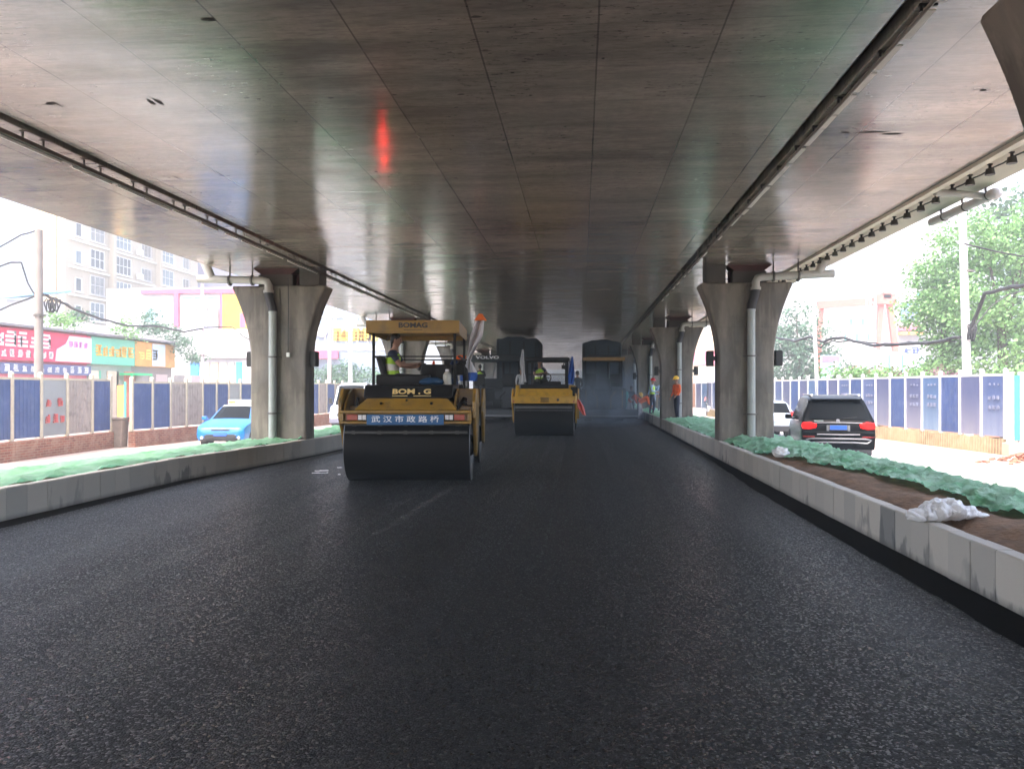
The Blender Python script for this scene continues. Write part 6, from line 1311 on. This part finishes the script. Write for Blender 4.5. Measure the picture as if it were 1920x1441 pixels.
for k in range(2): glyph(mb, Vector((sx(1693 + k * 14), Y_ - .1, sz(668, 1700))), XP, ZP, YM, 1.1, rr, .2)
mb.build('lettering', mat('print_blue', (.06, .12, .6), .5), b_)
t = thing('workshop_building', 'low white building with a pale canopy behind the billboard', 'building', (0, 0, 0)); Y_ = 90.0
mb = MB(); mb.box(sx(1480), sx(1640), Y_, Y_ + 8, -.4, sz(545, 1550)); mb.build('wall', ivory, t)
mb = MB(); mb.box(sx(1585), sx(1630), Y_ - 2, Y_ - .003, sz(684, 1600), sz(681, 1600)); mb.build('canopy', WFR, t)
for k in range(5): facade_window(t, Vector((sx(1580 + k * 11), Y_, sz(640 - 28 * (k % 2), 1600))), XP, YM, .5, .9, teal, 1, sill=False)
t = thing('gas_tank_shed', 'pale blue sloping shed between the gantry legs and the hoarding', 'shed', (0, 0, 0)); Y_ = 70.0
mb = MB(); mb.prism([(sx(1650), -.4), (sx(1735), -.4), (sx(1735), sz(665, 1700)), (sx(1700), sz(662, 1700)), (sx(1640), sz(655, 1700))], Y_, Y_ + 5); mb.build('wall', mat('pale_cyan_wall', (.5, .66, .72), .7), t)
mb = MB(); mb.box(sx(1665), sx(1668), Y_ - .1, Y_ - .003, -.4, sz(665, 1700)); mb.box(sx(1690), sx(1693), Y_ - .1, Y_ - .003, -.4, sz(665, 1700)); mb.build('pipe', teal, t)
# pink gantry frame
pg = mat('gantry_red', (.80, .16, .12), .5, var=.15); Y_ = 84.0
t = thing('gantry_crane', 'faded red gantry crane frame with splayed legs in front of the white buildings', 'gantry crane', (0, 0, 0))
def P2(px, py, dy=0): return at(px, py, Y=Y_ + dy)
def beam(mb, a, b, w_, d_=.6):
    a = Vector(a); b = Vector(b); d = (b - a).normalized(); s = Vector((0, 1, 0)); u = d.cross(s).normalized(); vs = [p + u * x * w_ / 2 + s * y * d_ / 2 for p in (a, b) for x, y in ((-1, -1), (1, -1), (1, 1), (-1, 1))]
    mb.add(vs, [(0, 1, 2, 3), (7, 6, 5, 4), (0, 4, 5, 1), (1, 5, 6, 2), (2, 6, 7, 3), (3, 7, 4, 0)])
mb = MB(); beam(mb, P2(1533, 572), P2(1672, 563), .75); mb.build('girder', pg, t)
mb = MB(); beam(mb, P2(1652, 568, -.5), P2(1640, 700, -.5), .5); mb.build('leg', pg, t)
mb = MB(); beam(mb, P2(1667, 568, -.5), P2(1684, 700, -.5), .5); mb.build('leg', pg, t)
mb = MB(); beam(mb, P2(1540, 575, .5), P2(1532, 700, .5), .4); mb.build('leg', pg, t)
mb = MB(); beam(mb, P2(1640, 561, -.9), P2(1678, 561, -.9), 1.0); beam(mb, P2(1662, 548, -.9), P2(1662, 560, -.9), .8); mb.build('trolley', pg, t)
t = thing('lattice_mast', 'pale blue lattice mast standing in front of the gantry', 'mast', (0, 0, 0))
mb = MB(); 
for px in (1625, 1632, 1641): mb.cyl(at(px, 705, Y=76), at(px, 470, Y=76), .06, n=6)
for k in range(14): mb.cyl(at(1625 if k % 2 else 1641, 700 - k * 16, Y=76), at(1641 if k % 2 else 1625, 684 - k * 16, Y=76), .035, n=5)
mb.build('lattice', mat('pale_blue_steel', (.4, .48, .58), .5), t)
# billboard
t = thing('billboard', 'cyan billboard with a violet top behind the hoarding', 'billboard', (0, 0, 0)); Y_ = 58.0
mb = MB(); mb.box(sx(1540), sx(1575), Y_, Y_ + .2, sz(712, 1555), sz(666, 1555)); b_ = mb.build('board', mat('board_cyan', (.35, .68, .75), .5, var=.25, vs=1), t); mb = MB(); mb.box(sx(1541), sx(1573), Y_ - .04, Y_ - .003, sz(679, 1555), sz(667, 1555)); mb.build('header', mat('board_violet', (.22, .18, .50), .5), b_)
mb = MB(); mb.box(sx(1560), sx(1566), Y_ - .4, Y_ - .1, -.46, sz(676, 1555)); mb.build('post', mat('pale_violet_post', (.5, .42, .55), .6), t)
t = thing('site_hut', 'pale site hut with a salmon red roof beyond the hatchback', 'hut', (0, 0, 0)); Y_ = 56
mb = MB(); mb.box(sx(1450), sx(1535), Y_, Y_ + 4, -.4, sz(722, 1500)); mb.build('wall', ivory, t); mb = MB(); mb.box(sx(1448), sx(1537), Y_ - .4, Y_ + 4.4, sz(722, 1500) + .01, sz(712, 1500)); mb.build('roof', mat('salmon_roof', (.75, .25, .2), .6), t)
# things seen between pier two and the first pier, far along the side road
t = thing('shopfront', 'distant shopfront with orange and rose signs seen between the piers', 'shop', (0, 0, 0)); Y_ = 110.0
mb = MB(); mb.box(sx(1300), sx(1390), Y_, Y_ + 6, -.4, sz(615, 1330)); mb.build('wall', mat('peach_wall2', (.75, .6, .42), .7), t)
mb = MB(); mb.box(sx(1300), sx(1390), Y_ - .2, Y_ - .003, sz(684, 1330), sz(658, 1330)); mb.build('sign_board', mat('sign_rose', (.8, .25, .35), .5), t)
mb = MB(); mb.box(sx(1312), sx(1340), Y_ - .2, Y_ - .003, sz(724, 1330), sz(690, 1330)); mb.build('door', mat('panel_lilac', (.35, .35, .65), .5), t)
# ------------------------------------------------------------------ haze over the whole place, blue smoke off the hot asphalt
def vol(name, col, dens, box=None, aniso=0.):
    m = bpy.data.materials.new(name); m.use_nodes = True; N = m.node_tree.nodes; N.remove(N['Principled BSDF']); v = N.new('ShaderNodeVolumePrincipled')
    v.inputs['Color'].default_value = (*col, 1); v.inputs['Density'].default_value = dens; v.inputs['Anisotropy'].default_value = aniso; m.node_tree.links.new(v.outputs[0], N['Material Output'].inputs['Volume']); return m
o = MB(); o.box(-160, 160, -60, 330, -1.5, 108); tag(o.build('haze', vol('haze_air', (.9, .95, 1.0), .0038)), None, None, None, 'stuff')
def smoke_mat(name, r_, d):
    m = bpy.data.materials.new(name); m.use_nodes = True; N = m.node_tree.nodes; L = m.node_tree.links; N.remove(N['Principled BSDF']); v = N.new('ShaderNodeVolumePrincipled'); v.inputs['Color'].default_value = (.80, .90, 1.0, 1)
    tc = N.new('ShaderNodeTexCoord'); mp = N.new('ShaderNodeMapping'); mp.inputs['Scale'].default_value = tuple(1 / a for a in r_); L.new(tc.outputs['Object'], mp.inputs[0]); gr_ = N.new('ShaderNodeTexGradient'); gr_.gradient_type = 'SPHERICAL'; L.new(mp.outputs[0], gr_.inputs[0])
    nz = N.new('ShaderNodeTexNoise'); nz.inputs['Scale'].default_value = .9; nz.inputs['Detail'].default_value = 2; L.new(tc.outputs['Object'], nz.inputs['Vector']); a = N.new('ShaderNodeMapRange'); a.inputs[1].default_value = .35; a.inputs[2].default_value = .65; L.new(nz.outputs[0], a.inputs[0])
    b = N.new('ShaderNodeMath'); b.operation = 'MULTIPLY'; L.new(gr_.outputs['Fac'], b.inputs[0]); L.new(a.outputs[0], b.inputs[1]); c = N.new('ShaderNodeMath'); c.operation = 'MULTIPLY'; L.new(b.outputs[0], c.inputs[0]); c.inputs[1].default_value = d
    L.new(c.outputs[0], v.inputs['Density']); L.new(v.outputs[0], N['Material Output'].inputs['Volume']); return m
for k, (c, r_, d) in enumerate((((.1, 36.6, .8), (3.2, 5, 2.0), .75), ((1.0, 51, 1.8), (5.4, 8, 2.6), .30), ((-3.5, 47, 1.8), (4, 8, 2.6), .25))):
    o = MB(); o.sphere((0, 0, 0), r_, 24, 14); o = o.build('smoke', smoke_mat('smoke_%d' % k, r_, d), smooth=True); o.location = c; tag(o, None, None, None, 'stuff')
